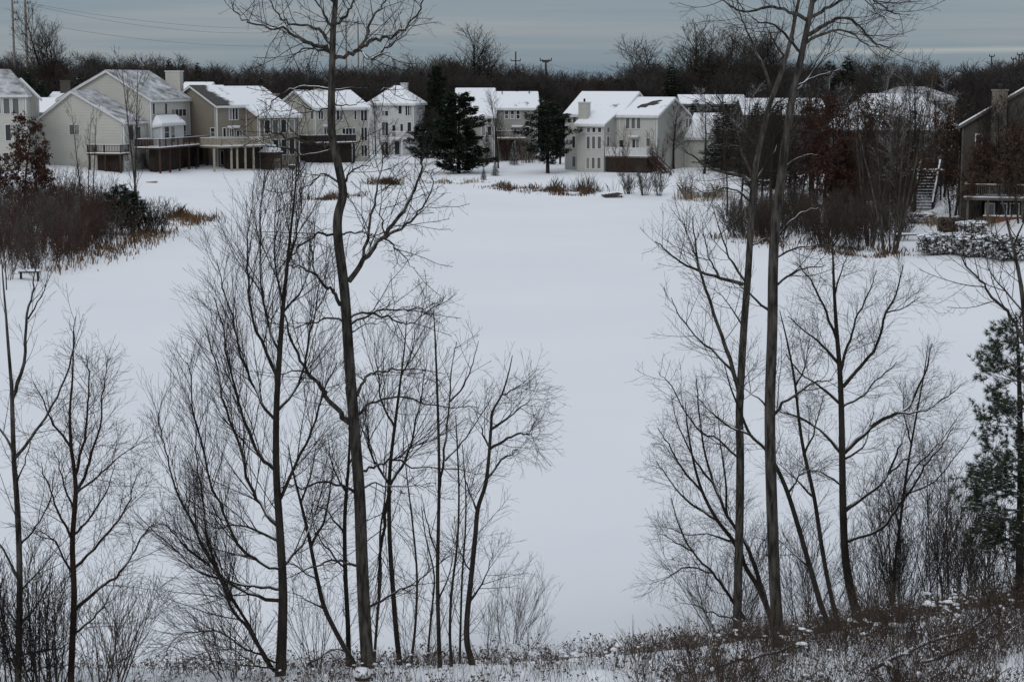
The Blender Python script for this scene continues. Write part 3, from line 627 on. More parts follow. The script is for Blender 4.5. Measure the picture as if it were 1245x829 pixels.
# ---- dim tan house at the right edge with its deck and brick base
h = House('chimney_house', 'dim tan house at the right edge with big chimney, deck and brick base', 1197, 277, -16, 'side_dim')
yf = 4.2
xa, za = h.fr(1171, 152, yf); xb_, zb_ = h.fr(1204, 133, yf); sl = (zb_ - za) / (xb_ - xa)
xw1 = xb_ + 9.0; xrg = (xa + xw1) / 2; zrg = za + sl * (xrg - xa)
h.block(xa, xw1, yf, yf + 11, za, zrg, 'y', 'roof_full', ridge=xrg)
c0 = h.fr(1203, 200, yf - 0.6); c1 = h.fr(1225, 111, yf - 0.6)
h.chimney(c0[0], c1[0], yf - 0.7, yf - 0.01, -1, c1[1], 'side_tan')
zd = h.fr(1200, 240.5, 0)[1]; xd0 = h.fr(1172, 240, 0)[0]
h.deck(xd0, xw1 - 1, 0, yf - 0.8, zd, 'wood_grey', 'wood_grey', posts=[(x, 0.3) for x in (xd0 + 0.3, xd0 + 1.9, xd0 + 4.6, xd0 + 7.5)], sides='fl', ground=-1.0)
b0 = h.fr(1196, 263, 0.5)
h.put(MB().box(b0[0], xw1 - 1, 0.6, 0.95, -1.0, b0[1]), 'brick_base', 'brick'); h.put(MB().box(b0[0] - 0.05, xw1 - 0.95, 0.5, 1.0, b0[1] + 0.003, b0[1] + 0.1), 'snow', 'snow')
h.put(MB().box(b0[0] + 0.1, xw1 - 1.1, 1.4, yf - 0.8, -1.0, zd - 0.25), 'porch_wall', 'deep_brown')
for a in (1199, 1214, 1229): h.wf(a, 248, a + 9, 261, 1.4, glass='glass')
h.wf(1187, 164, 1193, 180, yf)

# ---- outdoor stair on the right bank
sb = hit(1121, 259); tp = at_y(1131, 207, sb[1] + 5.2)
st = tag(empty('garden_stair', sb), 'long snowy wooden stair climbing the right bank between the trees', 'stairs')
n = 14; dx, dy, dzz = tp[0] - sb[0], tp[1] - sb[1], tp[2] - sb[2]; wd = 0.85
for i in range(n):
    t = (i + 0.5) / n; c = (dx * t, dy * t, dzz * t)
    s_ = MB().box(c[0] - wd, c[0] + wd, c[1] - 0.16, c[1] + 0.16, c[2] - 0.09, c[2] - 0.03).build('tread', 'deep_brown', st)
    MB().box(c[0] - wd + 0.03, c[0] + wd - 0.03, c[1] - 0.15, c[1] + 0.13, c[2] - 0.028, c[2] + 0.04).build('snow', 'snow', s_)
for s in (-1, 1):
    MB().beam((s * (wd + 0.06), 0, -0.15), (dx + s * (wd + 0.06), dy, dzz - 0.15), 0.07, 0.28).build('stringer', 'deep_brown', st)
    rl = MB(); rl.beam((s * (wd + 0.06), 0, 0.9), (dx + s * (wd + 0.06), dy, dzz + 0.9), 0.09, 0.09)
    for i in range(6): t = i / 5; rl.box(dx * t + s * (wd + 0.06) - 0.05, dx * t + s * (wd + 0.06) + 0.05, dy * t - 0.05, dy * t + 0.05, dzz * t - 0.6, dzz * t + 0.9)
    r_ = rl.build('handrail', 'deep_brown', st); MB().beam((s * (wd + 0.06), 0, 0.985), (dx + s * (wd + 0.06), dy, dzz + 0.985), 0.13, 0.075).build('snow', 'snow', r_)
ld = MB().box(dx - 1.9, dx + 1.3, dy, dy + 1.8, dzz - 0.2, dzz - 0.02).build('landing', 'deep_brown', st)
MB().box(dx - 1.9, dx + 1.3, dy - 0.02, dy + 1.8, dzz - 0.018, dzz + 0.07).build('snow', 'snow', ld)
for u in (-1.7, 1.1): MB().box(dx + u - 0.07, dx + u + 0.07, dy + 0.1, dy + 0.24, dzz - 3.0, dzz - 0.2).build('post', 'deep_brown', st)

# ---- playhouse beside the tan house
pb = hit(330, 206.5); s = pb[1] / F
ph = tag(empty('playhouse', pb, R(-28)), 'small brown wooden playhouse with snowy roof below the tan house', 'playhouse')
w, d_, hh_ = 9 * s, 8 * s, 30 * s
for u in (-1, 1):
    for v in (-1, 1): MB().box(u * w - 0.07, u * w + 0.07, v * d_ - 0.07, v * d_ + 0.07, -0.4, hh_ * 0.78).build('post', 'wood_brown', ph)
MB().box(-w + 0.08, w - 0.08, -d_ + 0.08, d_ - 0.08, 0.9, 1.0).build('floor', 'wood_brown', ph)
MB().box(-w + 0.08, w - 0.08, -d_ + 0.1, d_ - 0.1, hh_ * 0.45, hh_ * 0.72).build('cabin', 'wood_brown', ph)
m = MB()
for i in range(9): m.box(-w + 0.1 + i * (2 * w - 0.2) / 8 - 0.06, -w + 0.1 + i * (2 * w - 0.2) / 8 + 0.06, -d_ - 0.09, -d_ - 0.03, 0.95, 1.75)
m.box(-w, w, -d_ - 0.10, -d_ - 0.02, 1.75, 1.83); m.build('railing', 'wood_brown', ph)
for i in range(4): MB().box(-w + 0.1, w - 0.1, -d_ - 0.02, -d_ + 0.04, 0.05 + i * 0.22, 0.22 + i * 0.22).build('board', 'wood_brown', ph)
rf = MB().prism([(-w * 1.25, -d_ * 1.3, hh_ * 0.70), (0, -d_ * 1.3, hh_ * 1.0), (w * 1.25, -d_ * 1.3, hh_ * 0.70)], [(-w * 1.25, d_ * 1.3, hh_ * 0.70), (0, d_ * 1.3, hh_ * 1.0), (w * 1.25, d_ * 1.3, hh_ * 0.70)]).build('roof', 'roof_full', ph)

# ---- small things along the shore
def bench(label, px, py, rz, L=1.7):
    b = hit(px, py); o = tag(empty('bench', b, R(rz)), label, 'bench')
    st_ = MB().box(-L / 2, L / 2, -0.28, 0.28, 0.42, 0.50).build('seat', 'deep_brown', o); MB().box(-L / 2, L / 2, -0.27, 0.27, 0.503, 0.60).build('snow', 'snow', st_)
    for s_ in (-1, 1): MB().box(s_ * L * 0.4 - 0.05, s_ * L * 0.4 + 0.05, -0.2, 0.2, -0.15, 0.42).build('leg', 'deep_brown', o)
bench('dark low bench with a snowy seat beside the birch clump', 1106, 293, 5, 2.6)
bench('snow topped low bench at the left shore under the thicket', 36, 340, 8, 1.3)
b = hit(745, 240); dk = tag(empty('dock', b, R(8)), 'small brown wooden dock tilted on the far shore', 'dock')
for i in range(5): MB().box(-1.0 + i * 0.4, -1.0 + i * 0.4 + 0.36, -.8, 1.6, 0.16 + i * 0.05, 0.22 + i * 0.05).build('plank', 'wood_brown', dk)
for s_ in (-1, 1): MB().box(s_ * .85 - 0.07, s_ * .85 + 0.07, -.7, -0.56, -0.5, 0.2).build('post', 'wood_brown', dk)
b = hit(184, 222.5); sl_ = tag(empty('sled', b, R(20)), 'small orange sled lying on the snow slope below the gabled house', 'sled')
m = MB(); m.prism([(-0.6, -0.2, 0.0), (0.6, -0.2, 0.0), (0.75, -0.2, 0.16), (-0.6, -0.2, 0.09)], [(-0.6, 0.2, 0.0), (0.6, 0.2, 0.0), (0.75, 0.2, 0.16), (-0.6, 0.2, 0.09)]); m.build('hull', 'orange', sl_)
b = hit(356, 233); bb = tag(empty('nesting_box', b), 'small bird box on a slim post near the tall bare tree', 'bird box')
MB().box(-0.05, 0.05, -0.05, 0.05, -0.4, 2.5).build('post', 'wood_brown', bb); MB().box(-0.25, 0.25, -0.2, 0.2, 2.5, 2.95).build('box', 'dark_metal', bb); MB().box(-0.36, 0.36, -0.3, 0.3, 2.953, 3.02).build('roof', 'snow', bb)

# ---- power poles and lines
def pole(label, px, ytop, Y, r, mat, arms, ybot=None, group=None):
    x = at_y(px, 100, Y)[0]; zg = gz1(x, Y); zt = at_y(px, ytop, Y)[2] - zg
    o = tag(empty('power_pole', (x, Y, zg)), label, 'power pole', group)
    tube_obj('shaft', [([(0, 0, -1), (0, 0, zt * 0.5), (0, 0, zt)], [r, r * 0.85, r * 0.65])], 8, mat, o)
    for (dzp, half, side) in arms:
        z = zt - dzp / F * Y; hl = half / F * Y
        a0, a1 = (-hl, hl) if side == 0 else ((0, hl) if side > 0 else (-hl, 0))
        MB().box(a0, a1, -r * 0.8 - 0.12, -r * 0.8, z - 0.12, z + 0.12).build('crossarm', mat, o)
        for u in (a0 if side <= 0 else a1 * 0.5, a1): 
            tube_obj('insulator', [([(u * 0.96, -r * 0.8 - 0.06, z + 0.1), (u * 0.96, -r * 0.8 - 0.06, z + 0.55)], [0.12, 0.08])], 6, 'dark_metal', o)
    return (x, Y, zg + zt)
PT = {}
def H1(k, *a, **kw): PT[k] = pole(*a, **kw)
H1('a', 'tall pale steel power pole at the far left edge, thinner of the two', 18.5, -30, 420, 0.30, 'steel', [(33, 7, 1), (45, 5, 1), (53, 7, 1)])
H1('b', 'tall steel power pole near the left edge, thicker of the two', 34, -30, 420, 0.36, 'steel', [(33, 7, 1), (98, 14, 0)])
H1('c', 'slim steel pole left of a matching one behind the tall bare tree crown', 421.5, 20, 520, 0.28, 'steel', [(6, 5, 0)])
H1('d', 'slim steel pole right of a matching one behind the tall bare tree crown', 436, 21, 520, 0.28, 'steel', [(6, 5, 0)])
H1('e', 'wooden power pole with single crossarm above the wood, left of the T topped pole', 627, 63, 430, 0.24, 'pole_wood', [(11, 6, 0)])
H1('f', 'T topped wooden power pole above the wood beside the far conifers', 663.5, 73, 360, 0.24, 'pole_wood', [(1.0, 7, 0), (2.5, 4, 0)])
H1('g', 'wooden power pole with T top beside the big bare trees right of centre', 794.5, 77, 430, 0.24, 'pole_wood', [(2, 7, 0)])
H1('h', 'short pole rising over the broad snowy roof', 1133.5, 86, 300, 0.2, 'pole_wood', [(2, 3, 0)])
H1('i', 'dark power pole by the right edge, left of a close pair', 1204.5, 68, 430, 0.24, 'pole_wood', [(1, 3, 0)])
H1('j', 'lower dark power pole at the right edge, left of the pair', 1231, 71, 430, 0.24, 'pole_wood', [(1, 3, 0)])
H1('k', 'taller dark power pole at the right edge, right of the pair', 1238, 66, 420, 0.26, 'pole_wood', [(1, 3, 0)])
def wire(label, a, b, sag, r=0.03):
    pts = [(a[0] + (b[0] - a[0]) * t, a[1] + (b[1] - a[1]) * t, a[2] + (b[2] - a[2]) * t - sag * 4 * t * (1 - t)) for t in np.linspace(0, 1, 25)]
    tag(tube_obj('power_line', [(pts, [r] * 25)], 3, 'dark_metal'), label, 'power line', 'overhead power lines')
wire('upper power line crossing the sky from the left poles', (PT['b'][0] + 1, 420, at_y(34, 4, 420)[2]), (PT['d'][0], 520, at_y(436, 30, 520)[2]), 3.0)
wire('second power line just below the upper one on the left', (PT['a'][0] + 1, 420, at_y(18, 2, 420)[2]), (PT['c'][0], 520, at_y(421, 33, 520)[2]), 4.0)
wire('lower power line crossing the sky from the left poles', (PT['a'][0] + 1, 420, at_y(18, 24, 420)[2]), (PT['c'][0], 520, at_y(421, 52, 520)[2]), 3.0)
wire('power line between the two poles above the middle wood', (PT['f'][0], 360, PT['f'][2] - 0.5), (PT['g'][0], 430, PT['g'][2] - 0.5), 2.0, 0.022)
wire('power line running low left from the T topped pole', (PT['f'][0], 360, PT['f'][2] - 4.0), (at_y(560, 103, 300)[0], 300, at_y(560, 103, 300)[2]), 1.5, 0.022)

# ------------------------------------------------------------------ growing bare trees
def nrm(v):
    l = math.sqrt(v[0] * v[0] + v[1] * v[1] + v[2] * v[2]) + 1e-9; return (v[0] / l, v[1] / l, v[2] / l)
def perp(rng, d):
    while True:
        r = (rng.uniform(-1, 1), rng.uniform(-1, 1), rng.uniform(-1, 1))
        k = r[0] * d[0] + r[1] * d[1] + r[2] * d[2]; q = (r[0] - k * d[0], r[1] - k * d[1], r[2] - k * d[2])
        l = q[0] * q[0] + q[1] * q[1] + q[2] * q[2]
        if l > 0.04: return nrm(q)
def L_(n, wander, up, per, klen, kang, t0=0.15, rend=0.3, taper=0.5, rk=0.55, rmin=0.002):
    return dict(n=n, wander=wander, up=up, per=per, klen=klen, kang=kang, t0=t0, rend=rend, taper=taper, rk=rk, rmin=rmin)
def grow(out, rng, p, d, L, r0, lvl, S, depth=0):
    s = S[lvl]; n = s['n']; pts = [p]; rad = [r0]; st = L / n; w = s['wander']; g = rng.gauss; up = s['up']
    for i in range(n):
        d = nrm((d[0] + g(0, w), d[1] + g(0, w), d[2] + g(0, w) + up))
        p = (p[0] + d[0] * st, p[1] + d[1] * st, p[2] + d[2] * st); pts.append(p); rad.append(max(s['rmin'], r0 * (1 - (1 - s['rend']) * (i + 1) / n)))
    out.append((lvl, pts, rad))
    if lvl + 1 < len(S): kids(out, rng, pts, rad, L, lvl, S)
def kids(out, rng, pts, rad, L, lvl, S, per=None, t0=None):
    s = S[lvl]; per = s['per'] if per is None else per; t0 = s['t0'] if t0 is None else t0
    cnt = int(per * L + rng.random())
    n = len(pts) - 1
    for k in range(cnt):
        t = t0 + (0.98 - t0) * (k + rng.random()) / cnt; f = t * n; i = min(int(f), n - 1); u = f - i
        a, b = pts[i], pts[i + 1]; d = nrm((b[0] - a[0], b[1] - a[1], b[2] - a[2]))
        p = (a[0] + (b[0] - a[0]) * u, a[1] + (b[1] - a[1]) * u, a[2] + (b[2] - a[2]) * u)
        q = perp(rng, d); th = R(rng.uniform(*s['kang'])); c, sn = math.cos(th), math.sin(th)
        cd = nrm((d[0] * c + q[0] * sn, d[1] * c + q[1] * sn, d[2] * c + q[2] * sn))
        cl = rng.uniform(*s['klen']) * (1 - s['taper'] * (t - t0) / (1 - t0))
        r = rad[i] + (rad[i + 1] - rad[i]) * u
        grow(out, rng, p, cd, cl, max(S[lvl + 1]['rmin'], min(r * s['rk'], 0.0024 + cl * 0.005)), lvl + 1, S)
def catmull(P, m):
    P = [np.array(p, float) for p in P]; P = [2 * P[0] - P[1]] + P + [2 * P[-1] - P[-2]]; out = []
    for i in range(1, len(P) - 2):
        for j in range(m):
            t = j / m; a, b, c, d = P[i - 1], P[i], P[i + 1], P[i + 2]
            out.append(tuple(0.5 * ((2 * b) + (-a + c) * t + (2 * a - 5 * b + 4 * c - d) * t * t + (-a + 3 * b - 3 * c + d) * t ** 3)))
    out.append(tuple(P[-2])); return out
def plen(pts): return sum(math.dist(a, b) for a, b in zip(pts, pts[1:]))

# twig styles; lengths in metres
STY = {
 'spur':   [L_(7, .12, .04, 6.0, (0.5, 1.4), (35, 70), rk=.6), L_(4, .14, .06, 10.0, (0.12, 0.45), (35, 70), t0=.1, rk=.6, rmin=.0048), L_(2, .14, .05, 4, (.06, .16), (40, 75), rmin=.0026), L_(1, .1, .02, 0, (0, 0), (0, 0), rmin=.002)],
 'arch':   [L_(7, .08, .08, 4.6, (0.6, 1.6), (35, 65)), L_(5, .10, .12, 6.5, (0.25, 0.75), (30, 60), t0=.2, rmin=.0042), L_(3, .09, .14, 2.5, (.1, .28), (30, 60), rmin=.0026), L_(2, .08, .1, 0, (0, 0), (0, 0), rmin=.002)],
 'willow': [L_(8, .06, .06, 7.6, (0.7, 1.9), (16, 38), t0=.12, taper=.65), L_(5, .065, .07, 8.5, (0.3, 0.95), (18, 36), t0=.15, rmin=.003), L_(3, .06, .06, 3.5, (.15, .4), (18, 38), rmin=.0023), L_(2, .05, .05, 0, (0, 0), (0, 0), rmin=.0018)],
 'fine':   [L_(7, .09, .05, 8.0, (0.4, 1.2), (28, 55), taper=.7), L_(4, .11, .05, 11.0, (0.25, 0.8), (28, 55), t0=.12, rmin=.003), L_(3, .09, .02, 5, (.1, .35), (30, 55), rmin=.0023), L_(2, .08, .0, 0, (0, 0), (0, 0), rmin=.0018)],
 'slim':   [L_(6, .07, .08, 3.4, (0.4, 1.3), (25, 50)), L_(4, .08, .08, 5.0, (0.2, 0.55), (25, 50), t0=.15, rmin=.003), L_(3, .08, .06, 2.5, (.1, .25), (28, 55), rmin=.0022), L_(2, .08, .05, 0, (0, 0), (0, 0), rmin=.0018)],
}
def interp_r(spec, n):
    """spec: list of radii in pixels spread evenly"""
    return np.interp(np.linspace(0, 1, n), np.linspace(0, 1, len(spec)), spec)
def traced_tree(name, label, trunk, tr, limbs, style, seed, bark='bark_grey', twig='twig_dark', base=None, lean=0.0, trunk_kids=0.7, cat='tree', group=None, tk0=0.25, jit=0.3, snow=True):
    """trunk and main limbs follow the photograph; limb depth and everything finer is grown"""
    rng = random.Random(seed); S = STY[style]
    b = base or hit(*trunk[0]); Y0 = b[1]; k = Y0 / F
    root = tag(empty(name, b), label, cat, group)
    n = len(trunk)
    tp = [at_y(x, y, Y0 + lean * i / n) for i, (x, y) in enumerate(trunk)]
    tp = catmull([(tp[0][0], tp[0][1], tp[0][2] - 0.5)] + tp, 4); rr = interp_r([tr[0] * 1.35] + list(tr), len(tp)) * k * .77
    tube_obj('trunk', [(tp, list(rr))], 10, bark, root, b)
    out = []
    kids(out, rng, tp, list(rr), plen(tp), 0, S, per=S[0]['per'] * 0.35 * trunk_kids, t0=tk0)
    TP = np.array(tp)
    for lb in limbs:
        pts, r = lb[0], lb[1]; slope = lb[2] if len(lb) > 2 else rng.uniform(-0.55, 0.55); par = lb[3] if len(lb) > 3 else None
        # depth where it leaves the trunk, or the limb it grows from
        src = TP if par is None else par
        q = [at_y(x, y, Y0) for x, y in pts]
        i0 = int(np.argmin((src[:, 0] - q[0][0]) ** 2 + (src[:, 2] - q[0][2]) ** 2)); ys = src[i0, 1]
        acc = 0.0; P3 = [at_y(pts[0][0], pts[0][1], ys)]
        for a, c in zip(pts, pts[1:]):
            acc += math.dist(a, c) * k; P3.append(at_y(c[0], c[1], ys + slope * acc))
        P3 = catmull(P3, 4)
        ph = rng.uniform(0, 6.28)
        wb = .022 if style == 'spur' else .010; P3 = [(x + (rng.gauss(0, wb) if j else 0), y + jit * 0.25 * math.sin(ph + 0.9 * j) * min(1, j / 4), z + (rng.gauss(0, wb) if j else 0)) for j, (x, y, z) in enumerate(P3)]
        R3 = list(interp_r([r * 1.2, r * 0.85, r * 0.55, max(0.3, r * 0.25)], len(P3)) * k)
        tube_obj('limb', [(P3, R3)], 6, bark if r > 1.6 else ('bark_dark' if bark == 'bark_grey' else bark), root, b)
        kids(out, rng, P3, R3, plen(P3), 0, S, t0=0.12)
    th = [(p, r) for l, p, r in out if l == 1]; tw = [(p, r) for l, p, r in out if l >= 2]
    V1, Q1 = tube_arrays(th, 4); 
    if tw:
        V2, Q2 = tube_arrays(tw, 3, len(V1)); V1 = np.concatenate([V1, V2]); Q1 = np.concatenate([Q1, Q2])
    link('crown', np_mesh('crown', V1 - np.array(b), [Q1], twig, True), root)
    return root

# ---- the tall crooked tree left of centre
traced_tree('bare_tree', 'tallest crooked bare tree left of centre, its spurred crown against the sky',
  [(447, 812), (443, 745), (440, 680), (437, 600), (430, 510), (424, 430), (419, 355), (411, 290), (411, 262), (417, 236), (412, 205), (404, 168), (403, 125), (404, 75), (405, 38), (408, 0), (410, -50), (408, -95)],
  [10.5, 10, 9.2, 8.6, 8.0, 7.4, 7.0, 6.6, 6.2, 5.2, 4.6, 3.4, 1.6],
  [([(404, 73), (424, 68), (438, 57), (456, 51), (476, 44), (496, 30), (512, 9), (522, -8)], 2.6, .3), ([(438, 57), (448, 38), (455, 18), (470, 2), (474, -10)], 1.7, .4), ([(452, 73), (472, 58), (490, 44), (508, 24)], 1.3, -.3),
   ([(403, 64), (386, 55), (370, 50), (352, 40), (334, 34), (308, 30), (291, 20), (281, 4)], 2.3, -.35), ([(404, 58), (394, 42), (380, 33), (352, 27), (336, 14), (327, -6)], 2.0, .5), ([(404, 66), (384, 59), (364, 63), (346, 76)], 1.5, .2),
   ([(405, 42), (397, 22), (386, 6), (376, -12)], 1.8, -.5), ([(405, 34), (420, 18), (432, -2), (440, -25)], 1.9, .5), ([(407, 8), (395, -12), (380, -35)], 1.5, .3), ([(436, 60), (448, 70), (470, 64), (480, 78)], 1.1, -.5),
   ([(404, 112), (425, 106), (446, 108), (462, 111), (484, 100)], 1.5, .4), ([(403, 110), (382, 106), (358, 107), (336, 121), (322, 135)], 1.6, -.2), ([(403, 128), (384, 136), (362, 126), (345, 124)], 1.2, .4), ([(404, 125), (425, 128), (446, 120)], 1.1, .6),
   ([(404, 175), (384, 176), (356, 168), (334, 162), (318, 148)], 1.9, -.3), ([(405, 180), (385, 188), (350, 182), (322, 176), (296, 165)], 1.5, .4),
   ([(415, 222), (395, 212), (378, 222), (360, 235)], 1.4, .2), ([(418, 222), (430, 206), (448, 200), (462, 205)], 1.2, .5),
   ([(424, 342), (444, 316), (466, 288), (490, 256), (505, 230), (512, 204), (516, 186)], 2.9, .25), ([(463, 290), (488, 278), (509, 257), (523, 236), (529, 206)], 1.7, -.2), ([(442, 312), (451, 270), (459, 232), (464, 200), (468, 176)], 1.8, .6), ([(464, 289), (480, 300), (490, 312), (506, 326)], 1.2, .5), ([(468, 285), (462, 250), (466, 215)], 1.0, .3),
   ([(414, 285), (430, 281), (446, 284), (460, 292)], 1.5, .3), ([(411, 286), (388, 285), (366, 300), (350, 314), (334, 330)], 1.4, -.4),
   ([(418, 380), (409, 358), (396, 350), (385, 334), (364, 326), (342, 320)], 2.2, -.35), ([(386, 336), (378, 310), (384, 290)], 1.1, .4),
   ([(426, 386), (452, 380), (478, 388), (500, 393), (522, 380), (541, 360)], 1.5, .3), ([(427, 394), (458, 379), (490, 376), (516, 374), (536, 366)], 1.3, -.3), ([(427, 404), (445, 395), (470, 392)], 1.1, .4), ([(424, 392), (398, 386), (368, 396), (344, 400)], 1.4, .3),
   ([(432, 528), (414, 502), (397, 482), (384, 462), (366, 440), (354, 404), (345, 380)], 3.2, -.4), ([(384, 462), (360, 452), (335, 455)], 1.6, -.2),
   ([(434, 482), (446, 458), (464, 451), (492, 449), (540, 452)], 1.8, .3), ([(434, 505), (452, 490), (476, 483), (502, 487), (540, 494), (584, 495)], 1.7, -.3), ([(437, 572), (458, 566), (480, 561), (512, 567), (560, 572), (586, 575)], 1.6, .3), ([(438, 594), (466, 588), (502, 592), (530, 590)], 1.3, .5),
   ([(437, 602), (422, 592), (394, 587), (358, 590), (336, 594)], 2.0, -.3), ([(440, 692), (424, 683), (400, 682), (374, 690), (352, 706)], 1.8, -.3), ([(443, 742), (470, 725), (500, 712), (524, 692), (546, 676)], 1.5, -.3)],
  'spur', 1, tk0=.55, trunk_kids=.6)
# ---- the spreading many stemmed tree to its left
traced_tree('bare_tree', 'broad bare tree with sweeping whip like limbs, left of the tallest tree',
  [(341, 822), (343, 770), (344, 715), (340, 640), (336, 575), (336, 500), (340, 430), (344, 375), (349, 325), (353, 285), (358, 240), (361, 200), (363, 175)], [9.0, 8.0, 7.0, 6.2, 5.4, 4.6, 3.8, 3.0, 2.3, 1.6, 1.0, .5],
  [([(330, 812), (302, 766), (280, 735), (262, 692), (240, 650), (222, 610), (206, 568), (198, 530), (190, 500)], 2.1, -.25), ([(334, 816), (308, 772), (286, 730), (268, 700), (252, 650), (245, 600), (239, 548), (236, 500)], 2.0, .3), ([(343, 692), (315, 684), (290, 660), (266, 612), (254, 578), (240, 520), (232, 468), (228, 440)], 2.0, -.3),
   ([(343, 730), (302, 722), (270, 700), (244, 680), (214, 650), (198, 636)], 2.2, .3), ([(341, 642), (320, 620), (304, 590), (290, 540), (271, 482), (260, 436), (252, 396)], 2.4, .35), ([(337, 572), (316, 554), (301, 520), (290, 488), (280, 450), (270, 400), (262, 362)], 2.2, -.3),
   ([(336, 512), (312, 480), (296, 440), (284, 396), (272, 350), (262, 315)], 1.9, .4), ([(338, 460), (312, 402), (302, 352), (300, 300), (305, 255)], 1.8, -.3), ([(341, 432), (326, 396), (318, 345), (316, 290), (318, 240), (322, 215)], 1.6, .3), ([(345, 370), (336, 330), (334, 280), (338, 230)], 1.3, -.4), ([(350, 320), (362, 280), (368, 235), (372, 205)], 1.2, .3),
   ([(337, 500), (362, 468), (374, 420), (384, 370), (390, 325)], 1.8, .3), ([(341, 606), (360, 562), (380, 520), (396, 470), (410, 440)], 1.9, -.3), ([(344, 380), (368, 350), (380, 310), (384, 270)], 1.3, .5), ([(343, 690), (368, 660), (384, 620), (396, 580)], 1.6, .4),
   ([(344, 716), (310, 712), (270, 706), (238, 690), (208, 664), (184, 640)], 1.9, -.2), ([(338, 806), (302, 788), (268, 770), (238, 766), (214, 776), (198, 802)], 1.2, .2), ([(340, 814), (310, 806), (280, 790), (250, 792), (225, 808)], 1.0, -.4), ([(343, 660), (300, 640), (262, 640), (225, 600)], 1.5, .5)],
  'willow', 2, bark='bark_dark', trunk_kids=1.0, tk0=.3)
traced_tree('bare_tree', 'dark leaning bare stem with snow on it, between broad tree and tallest tree', [(432, 812), (415, 780), (395, 740), (385, 700), (375, 650), (365, 608), (356, 572), (350, 540)], [4.6, 4, 3.6, 3, 2.4, 1.5, .8],
  [([(395, 740), (372, 728), (350, 720)], 1.4), ([(378, 665), (395, 630), (402, 590), (405, 550)], 1.6), ([(388, 705), (360, 690), (335, 672)], 1.2), ([(366, 610), (380, 570), (384, 520)], 1.3)], 'fine', 3, bark='bark_dark')
traced_tree('bare_tree', 'slim dark upright stem close left of the tallest trunk', [(424, 810), (423, 760), (420, 700), (419, 640), (421, 600), (424, 560), (425, 515), (420, 470)], [4.2, 3.8, 3.4, 3, 2.4, 1.6, .8],
  [([(420, 650), (400, 625), (380, 612)], 1.4), ([(420, 690), (402, 672), (388, 650), (378, 620)], 1.3), ([(422, 600), (405, 570), (398, 530)], 1.2), ([(423, 570), (436, 540), (446, 505)], 1.1)], 'fine', 4, bark='bark_dark')
traced_tree('bare_tree', 'forked bare tree just right of the tallest trunk', [(486, 808), (482, 770), (478, 720), (474, 660), (473, 600), (475, 560), (481, 510), (486, 470), (490, 438), (493, 410), (494, 385)], [4.6, 4.2, 3.8, 3.4, 3, 2.6, 2.0, 1.4, 1.0, .5],
  [([(474, 596), (466, 640), (461, 690), (458, 735)], 2.6, .2), ([(473, 592), (492, 560), (505, 520), (512, 480), (520, 440)], 1.8), ([(474, 590), (455, 560), (446, 520), (442, 478)], 1.6), ([(480, 520), (465, 490), (458, 450), (455, 415)], 1.3), ([(476, 560), (500, 545), (525, 530)], 1.2), ([(487, 460), (500, 430), (506, 395)], 1.0)], 'willow', 5, bark='bark_dark', twig='twig_dark')
traced_tree('bare_tree', 'tall slender straight sapling in the middle of the stand', [(535, 812), (533, 760), (532, 700), (533, 640), (534, 580), (533, 520), (531, 460), (529, 410), (527, 376)], [3.6, 3.3, 3, 2.6, 2.3, 1.9, 1.4, .6],
  [([(535, 592), (541, 545), (546, 490), (550, 440), (556, 415)], 1.6), ([(533, 680), (520, 640), (512, 600)], 1.3), ([(547, 488), (563, 470), (575, 440), (582, 415)], 1.1), ([(541, 560), (562, 538), (580, 512), (600, 480)], 1.1), ([(533, 730), (545, 700), (553, 660)], 1.2)], 'slim', 6, bark='bark_dark')
traced_tree('bare_tree', 'crooked bare tree at the open right end of the left stand', [(574, 808), (568, 782), (568, 750), (573, 700), (578, 650), (581, 618), (590, 590), (594, 560), (597, 520), (599, 500), (610, 480), (618, 455), (623, 432)], [5.2, 4.8, 4.3, 3.9, 3.5, 3.1, 2.6, 2.2, 1.7, 1.2, .6],
  [([(594, 547), (618, 532), (630, 528), (642, 526), (650, 520)], 1.6, .3), ([(597, 522), (620, 506), (634, 494), (646, 484)], 1.5, -.3), ([(594, 542), (586, 522), (580, 506)], 1.2), ([(592, 582), (610, 560), (622, 550), (630, 545)], 1.4), ([(580, 622), (568, 590), (562, 560)], 1.2), ([(572, 730), (590, 700), (600, 670)], 1.2), ([(610, 480), (630, 472), (646, 470)], .9), ([(575, 700), (560, 670), (550, 640)], 1.0), ([(640, 527), (648, 531), (656, 536)], .8)], 'fine', 7, bark='bark_dark')
for i, (lab, tr, r) in enumerate([
  ('thin young stem left of the slender straight sapling', [(500, 806), (505, 760), (507, 700), (502, 640), (496, 590), (492, 555)], 2.2),
  ('thin forked stem just right of the slender straight sapling', [(549, 810), (547, 770), (549, 720), (556, 660), (558, 600), (556, 545), (554, 505)], 2.4),
  ('short curved stem leaning left before the slender straight sapling', [(520, 800), (524, 750), (528, 700), (518, 655), (512, 615)], 1.9),
  ('whippy stem close left of the crooked end tree', [(559, 806), (560, 760), (562, 700), (566, 640), (566, 590), (562, 540)], 2.0),
  ('slight stem between tallest trunk and forked tree', [(455, 806), (458, 760), (463, 700), (462, 650), (468, 605), (470, 560)], 2.4)]):
    traced_tree('young_tree', lab, tr, [r, r * .8, r * .6, r * .3], [], 'slim', 30 + i, bark='bark_dark', trunk_kids=4.0, tk0=.25, cat='young tree', group='thin young stems in the left stand')
